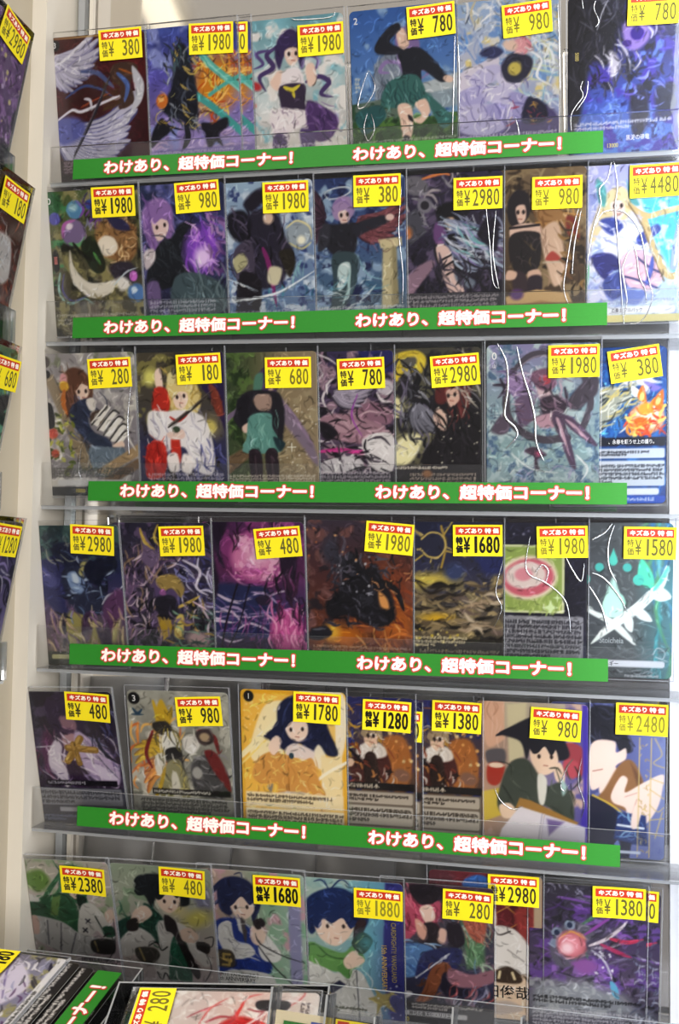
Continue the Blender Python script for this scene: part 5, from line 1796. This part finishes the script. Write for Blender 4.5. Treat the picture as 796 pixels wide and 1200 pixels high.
def tag_matrix(Mc, TL, TR, lift=.0011):
    X, n, Z, P = Mc[:3, 0], Mc[:3, 1], Mc[:3, 2], Mc[:3, 3]
    A, B = unp(*TL, P - n * lift, n) - P, unp(*TR, P - n * lift, n) - P
    a, b = np.array([A @ X, A @ Z]), np.array([B @ X, B @ Z]); an = math.atan2(b[1] - a[1], b[0] - a[0])
    c, s = math.cos(an), math.sin(an); mid = (a + b) / 2 + np.array([s, -c]) * TH
    m = np.eye(4); m[:3, 0] = (c, 0, s); m[:3, 2] = (-s, 0, c); m[:3, 3] = (mid[0], -lift, mid[1]); return m
placed = {}
for key, (i, art, xr, yr, lean, roll, TL, TR, price, ink, dep, desc) in CARDS.items():
    Mc = card_matrix(xr, yr, lean, roll, dep * .001, i)
    t = make_card(art, desc, Mc, price, ink, tag_matrix(Mc, TL, TR), 'sleeved cards in the %s rack' % ORD[i])
    placed[key] = (t, Mc)

# creases in the soft sleeves: raised folds of the film that catch the lights
def crease(key, lines, scale=1, ox=0, oy=0, wd=.0007):
    t, Mc = placed[key]; X, n, Z, P = Mc[:3, 0], Mc[:3, 1], Mc[:3, 2], Mc[:3, 3]
    for ln in lines:
        V, Fc = [], []
        pts = catmull([(ox + a / scale, oy + b / scale) for a, b in ln], False, 5) if len(ln) > 2 else np.array([(ox + a / scale, oy + b / scale) for a, b in ln])
        Q = np.array([[(unp(x, y, P - n * .001, n) - P) @ X, (unp(x, y, P - n * .001, n) - P) @ Z] for x, y in pts]); k = len(Q); s0 = len(V)
        Q = np.clip(Q, (-.0325, -.001), (.0325, .0908))
        for j in range(k):
            d = Q[min(j + 1, k - 1)] - Q[max(j - 1, 0)]; d = d / (np.linalg.norm(d) + 1e-9); q = np.array([-d[1], d[0]]); w = wd * (.25 + .75 * math.sin(math.pi * (j + .5) / k) ** .5)
            for s, y in ((-1, 0), (-.6, .0003), (0, .00042), (.6, .0003), (1, 0)):
                g = Q[j] + q * w * s / 2; V.append((g[0], -.00082 - y, g[1]))
        for j in range(k - 1):
            for m in range(4): a = s0 + j * 5 + m; Fc.append((a, a + 1, a + 6, a + 5))
        link('sleeve_crease', mesh('sleeve_crease', V, Fc, None, True), [M_crease], t)

z1 = (2.8429, 270, 0); z3 = (2.8429, 516, 0)
crease('a4', [[(460,235),(440,290),(425,358),(452,350),(482,290),(462,235)], [(456,380),(445,430),(460,470),(480,430),(470,380)], [(748,120),(744,300),(740,450)]], *z1)
crease('a3', [[(205,62),(225,66),(330,58),(350,36)]], *z1)
crease('a5', [[(392,10),(396,120),(400,300)], [(58,120),(64,250),(62,420)], [(250,390),(262,440),(255,500)]], *z3)
q = (5.686, 656, 0)
crease('a6', [[(155,540),(140,590),(156,640),(100,720),(75,780),(80,880)], [(190,540),(176,640),(110,740)], [(240,5),(230,60),(262,140),(240,180)], [(150,0),(158,60)]], *q)
z = (2.8429, 516, 180)
crease('b5', [[(150,150),(165,300),(175,420),(190,450)], [(186,190),(176,330),(196,450)]], *z)
crease('b6', [[(462,180),(440,260),(420,380),(412,450),(430,510)], [(470,190),(448,300),(440,400)]], *z)
q = (5.686, 656, 190)
crease('b7', [[(345,0),(320,110),(265,180),(275,280),(230,420),(195,600),(180,740)], [(365,0),(385,160),(370,300),(385,480),(400,700),(415,900),(430,1110)],
 [(240,420),(262,370),(300,330),(370,320),(440,340),(520,430),(560,560),(575,700),(600,800),(620,900),(570,1030),(470,1110)],
 [(490,550),(440,640),(420,720),(440,850),(450,930),(430,1030)], [(490,550),(515,630),(530,760),(570,850),(580,950)]], *q, wd=.001)
z = (2.8429, 516, 385)
crease('c6', [[(190,50),(220,110),(225,200),(215,290),(250,330),(255,360),(220,400)], [(255,60),(275,150),(300,230),(315,300),(320,380),(345,440)]], *z, wd=.0013)
z = (2.8429, 516, 590)
crease('d5', [[(210,190),(185,290),(205,350),(180,410)]], *z)
crease('d6', [[(300,110),(285,200),(300,240),(360,270),(420,330),(435,430)], [(420,180),(440,220),(470,260),(480,200)], [(318,230),(340,205),(360,225),(352,262)]], *z, wd=.001)
q = (5.686, 656, 580)
crease('d7', [[(350,190),(300,250),(215,300)], [(365,200),(325,330),(330,480),(380,580)], [(215,520),(300,560),(400,680),(440,760)], [(200,610),(280,750),(320,910)]], *q, wd=.0012)
z = (2.8429, 516, 790)
crease('e6', [[(430,300),(410,340),(402,375),(415,390),(428,370)], [(472,280),(460,360),(480,430),(470,480)], [(182,380),(200,420),(240,450),(275,440)]], *z)
z = (2.8429, 250, 180)
crease('b4', [[(628,110),(618,250),(632,400),(630,500)]], *z)
z = (2.8429, 0, 385)
crease('c1', [[(436,190),(425,300),(430,420)], [(270,400),(262,470),(270,500)]], *z)
# the same pair-of-fighters card twice more, and the twin of the smoky creature card
def again(src, i, xr, yr, lean, dep, TL, TR, price, ink, label):
    t0, M0 = placed[src]; Mc = card_matrix(xr, yr, lean, 0, dep * .001, i)
    c = empty('trading_card', Mc, label, 'trading card', t0['group'])
    for ch in t0.children:
        if ch.name.startswith(('picture', 'sleeve')) and 'crease' not in ch.name: d = ch.copy(); col.objects.link(d); d.parent = c
    label_parts(c, price, ink, tag_matrix(Mc, TL, TR)); return c
again('e4', 4, 494, 829, 8, 3.6, (441, 830), (493, 834), '1280', 'dark', 'twin of the fur-collared card marked 1280, its edge showing behind it')
again('e4', 4, 565, 823, 8, 5.6, (507, 820), (565, 824), '1380', 'dark', 'sleeved card of a fur-collared figure marked 1380, beside the olive jacket card')
again('f6', 5, 775, 1047, 11, 9, (711, 1040), (772, 1045), '1380', 'medium', 'twin of the smoky violet creature card, its edge showing at the white panel')


# ---------------------------------------------------------------- cards on the side panel, seen steeply
XS = XW + .0055
def side_card(art, TRpx, lean, TL, TR, price, ink, desc):
    a = math.radians(lean); X = np.array([0, 1., 0]); Z = np.array([math.sin(a), 0, math.cos(a)]); n = np.cross(Z, X); n = -n if n[0] > 0 else n
    Y = np.cross(Z, X)                                   # card's back direction
    T = unp(*TRpx, np.array([XS + .018 * 0 + .012, 0, 0]), np.array([1., 0, 0]))
    P = T - X * CW / 2 - Z * CH; Mc = frame(X, Y, Z, P)
    return make_card(art, desc, Mc, price, ink, tag_matrix(Mc, TL, TR), 'cards on the side panel'), Mc

s1, SM1 = side_card('sparkling_violet', (37, 44), 11, (9, 5), (35, 43), '2980', 'medium', 'glittering violet card high on the beige side panel')
s2, SM2 = side_card('crimson_knight', (38, 226), 11, (5, 204), (36, 228), '180', 'medium', 'dark red card with pale shards on the beige side panel')
s3, SM3 = side_card('emerald_prism', (22, 412), 11, (-3, 414), (22, 423), '680', 'medium', 'green card crossed by a black bar on the beige side panel')
s4, SM4 = side_card('lilac_streaks', (28, 613), 11, (-3, 612), (25, 617), '1280', 'medium', 'lilac streaked card lowest on the beige side panel')
for k, (Mc, c) in enumerate(zip((SM1, SM2, SM3, SM4), ('glittering violet', 'dark red', 'green', 'lilac'))):
    P = Mc[:3, 3]; y1 = P[1] + .035
    rk = empty('side_rack', frame((0, 1., 0), (-1., 0, 0), (0, 0, 1.), (XS + .0012, y1 - .16, P[2] - .004)), 'clear acrylic ledge on the side panel under the %s card' % c, 'card rack', 'ledges on the side panel')
    boxes('front_lip', [(0, -.0008, 0, .16, .0008, .022)], [M_acr, M_edge], rk, [1, 1, 0, 0, 1, 1])
    boxes('rack_floor', [(0, .0009, -.002, .16, .0060, 0)], [M_acrfloor, M_edge], rk, [1, 1, 1, 1, 0, 0])


# ---------------------------------------------------------------- boxes on the counter below

t_ = math.radians(10); NC = np.array([0, -math.sin(t_), math.cos(t_)])
def at_depth(x, y, Y):
    d = fw + rt * (x - CX) / F - up * (y - CY) / F; return EYE + d * ((Y - EYE[1]) / d[1])
PA = at_depth(80, 1133, -.075)
slab('counter', (-.30, -.30, PA[2] - .075, .11, -.022, PA[2] - .060), M_counter)
def basis_from(p, q, P0, n):
    A, B = unp(*p, P0, n), unp(*q, P0, n); e1 = (B - A) / np.linalg.norm(B - A); e2 = np.cross(e1, n); return e1, e2
E1, E2 = basis_from((22, 1200), (80, 1133), PA, NC)
def flat_card(art, label, P, e1, e2, n, price=None, ink='dark', tagxy=None, sleeve=True, group=None):
    """card lying face up, its foot towards e2 and its reading direction along e1; P = its far foot corner"""
    Z = -e2; Mc = frame(e1, -n, Z, P - e1 * CW / 2); tm = np.eye(4)
    if tagxy: tm[:3, 3] = (tagxy[0], -.0016, tagxy[1])
    return make_card(art, label, Mc, price, ink, tm, group, sleeve)
flat_card('violet_hat', 'pale lilac card lying face up in the counter box, bearing the 180 label', PA + NC * .0042, E1, E2, NC, '180', 'black', (.0165, .0262), group='cards lying in the counter boxes')
for k, d in enumerate(('first', 'second', 'third', 'fourth')):
    flat_card('black_text', d + ' of the fanned black cards, counted from the lilac card', PA + E2 * (.0075 * (k + 1)) + NC * (.0024 - .0018 * k), E1, E2, NC, sleeve=False, group='cards lying in the counter boxes')
def clear_box(label, P, X, Y, Z, w, d, h, banner=None, wall=.0009):
    """open-topped clear box; P is its near corner at the base"""
    t = empty('clear_card_box', frame(X, Y, Z, P), label, 'display box', 'clear boxes on the counter')
    boxes('base_plate', [(0, 0, 0, w, d, wall)], [M_acr, M_edge], t, [1, 1, 1, 1, 0, 0])
    for b, mi in (((0, 0, wall, wall, d, h), (0, 0, 1, 1, 1, 1)), ((w - wall, 0, wall, w, d, h), (0, 0, 1, 1, 1, 1)), ((wall, d - wall, wall, w - wall, d, h), (1, 1, 0, 0, 1, 1)), ((wall, 0, wall, w - wall, wall, h), (1, 1, 0, 0, 1, 1))):
        boxes('side_wall', [b], [M_acr, M_edge], t, mi)
    return t
BA = clear_box('low clear box of fanned black cards with a green strip, under the green cape card', PA - E2 * .09 + E1 * .004 - E1 * .072 - NC * .012, E2, E1, NC, .130, .072, .0135)
gb = boxes('sale_banner', [(.1085, .000, .0140, .1215, .0645, .0144)], [M_green], BA)
V_, F_, I_ = [], [], []
for bold, zz, mi in ((.00105, .0145, 0), (.00042, .0147, 1)):
    G, f = heavy('コーナー！', 0, 0, .044, .0078, bold, 12); m_ = len(V_); V_ += [(.1195 - g[1], .002 + .005 + g[0], zz + g[2]) for g in G]; F_ += [tuple(q + m_ for q in t) for t in f]; I_ += [mi] * len(f)
link('lettering', mesh('lettering', V_, F_, I_), [M_lred, M_lwhite], gb)
t_ = math.radians(26); NB = np.array([0, -math.sin(t_), math.cos(t_)])
PB = at_depth(161, 1162, -.105); F1, F2 = basis_from((148, 1200), (160, 1163), PB, NB)
flat_card('red_cord', 'card of red and pale shapes lying face up beside the clear holders', PB + F2 * .0885 + F1 * .001, F1, F2, NB, '280', 'faded', (.0170, .0690), group='cards lying in the counter boxes')
clear_box('low clear box with the red and pale card, under the blue vest card', PB - F2 * .010 - F1 * .070 - NB * .016, F2, F1, NB, .1030, .074, .018)
def stand(label, px, py, Y, w, h, back):
    """narrow upright clear holder, leaning back"""
    a = math.radians(back); X = np.array([math.cos(.12), -math.sin(.12), 0]); Z = np.array([0, math.sin(a), math.cos(a)]); Z = Z - X * (Z @ X); Z /= np.linalg.norm(Z); Yv = np.cross(Z, X)
    P = at_depth(px, py, Y) - Z * h; t = clear_box(label, P, X, Yv, Z, w, .012, h); return X, Yv, Z, P
X, Yv, Z, P = stand('tall clear holder of a cream card, below the green and white jacket card', 318, 1156, -.165, .0245, .060, 18)
cm = frame(X * .44, Yv, Z * .5, P + X * .0148 + Yv * .005 + Z * .006); c_ = make_card('sunny_sweater', 'cream card edge behind a green strip in the tall clear holder', frame(X, Yv, Z, P + X * .0150 + Yv * .005 - Z * .036), None, sleeve=False, group='cards lying in the counter boxes') if False else None
def slip(name, label, P, X, Yv, Z, w, h, m, extra):
    t = empty(name, frame(X, Yv, Z, P), label, 'card', 'cards standing in the clear holders')
    boxes('slip_face', [(0, 0, 0, w, .0005, h)], [m], t)
    for nm, b, mm in extra: boxes(nm, [b], [mm], t)
    return t
M_cream = mat('cream_card', L('efe0bc'), .5, noise=.05); M_blue = mat('blue_card', L('4a5aa8'), .5, noise=.1); M_navy = mat('dark_card', L('2a2622'), .5, noise=.2)
slip('card_slip', 'cream card with a blue edge in the tall clear holder', P + X * .002 + Yv * .004 + Z * .003, X, Yv, Z, .0205, .0485, M_cream, [('blue_edge', (.0155, -.0004, 0, .0203, -.0001, .0460), M_blue), ('green_strip', (.004, -.0009, 0, .0153, -.0005, .0450), M_green)])
X, Yv, Z, P = stand('low clear holder with a yellow label, beside the tall holder', 384, 1183, -.150, .021, .050, 18)
slip('card_slip', 'dark card with a yellow label in the low clear holder', P + X * .002 + Yv * .004 + Z * .003, X, Yv, Z, .0170, .0440, M_navy, [('yellow_label', (.001, -.0005, .036, .0160, -.0001, .0436), M_yel), ('red_corner', (.002, -.0009, .0405, .0070, -.0006, .0430), M_red)])
X, Yv, Z, P = stand('clear holder below the blue dress card, a green strip inside', 530, 1180, -.10, .032, .050, 18)
slip('card_slip', 'pale card with a green strip in the holder below the blue dress card', P + X * .002 + Yv * .004 + Z * .003, X, Yv, Z, .0275, .036, mat('pale_card', L('b8bcc8'), .5, noise=.08), [('green_strip', (.006, -.0006, 0, .022, -.0002, .0345), M_green)])


# the long lamp on the shop ceiling that shows in the glossy panel above the cards

d0 = fw + rt * (172 - CX) / F - up * (8 - CY) / F; d1 = fw + rt * (150 - CX) / F - up * (-25 - CY) / F
def bounce(px, py):
    d = fw + rt * (px - CX) / F - up * (py - CY) / F; H = EYE + d * ((.036 - EYE[1]) / d[1]); r = d * np.array([1, -1, 1]); return H + r * ((2.75 - H[2]) / r[2])
Pa, Pb = bounce(199, 34), bounce(153, -70); ex = (Pb - Pa); ln = np.linalg.norm(ex); ex /= ln; ey = np.cross([0, 0, 1.], ex)
lp = empty('ceiling_lamp', frame(ex, ey, (0, 0, 1.), Pa), 'long strip lamp on the shop ceiling', 'lamp')
boxes('lamp_tube', [(0, -.035, -.03, ln, .035, 0)], [mat('lamp_glow', (.9, .85, .7), .5, emit=(1, .92, .72, 1.3))], lp)
boxes('lamp_housing', [(-.02, -.06, .0005, ln + .02, .06, .05)], [M_col], lp)
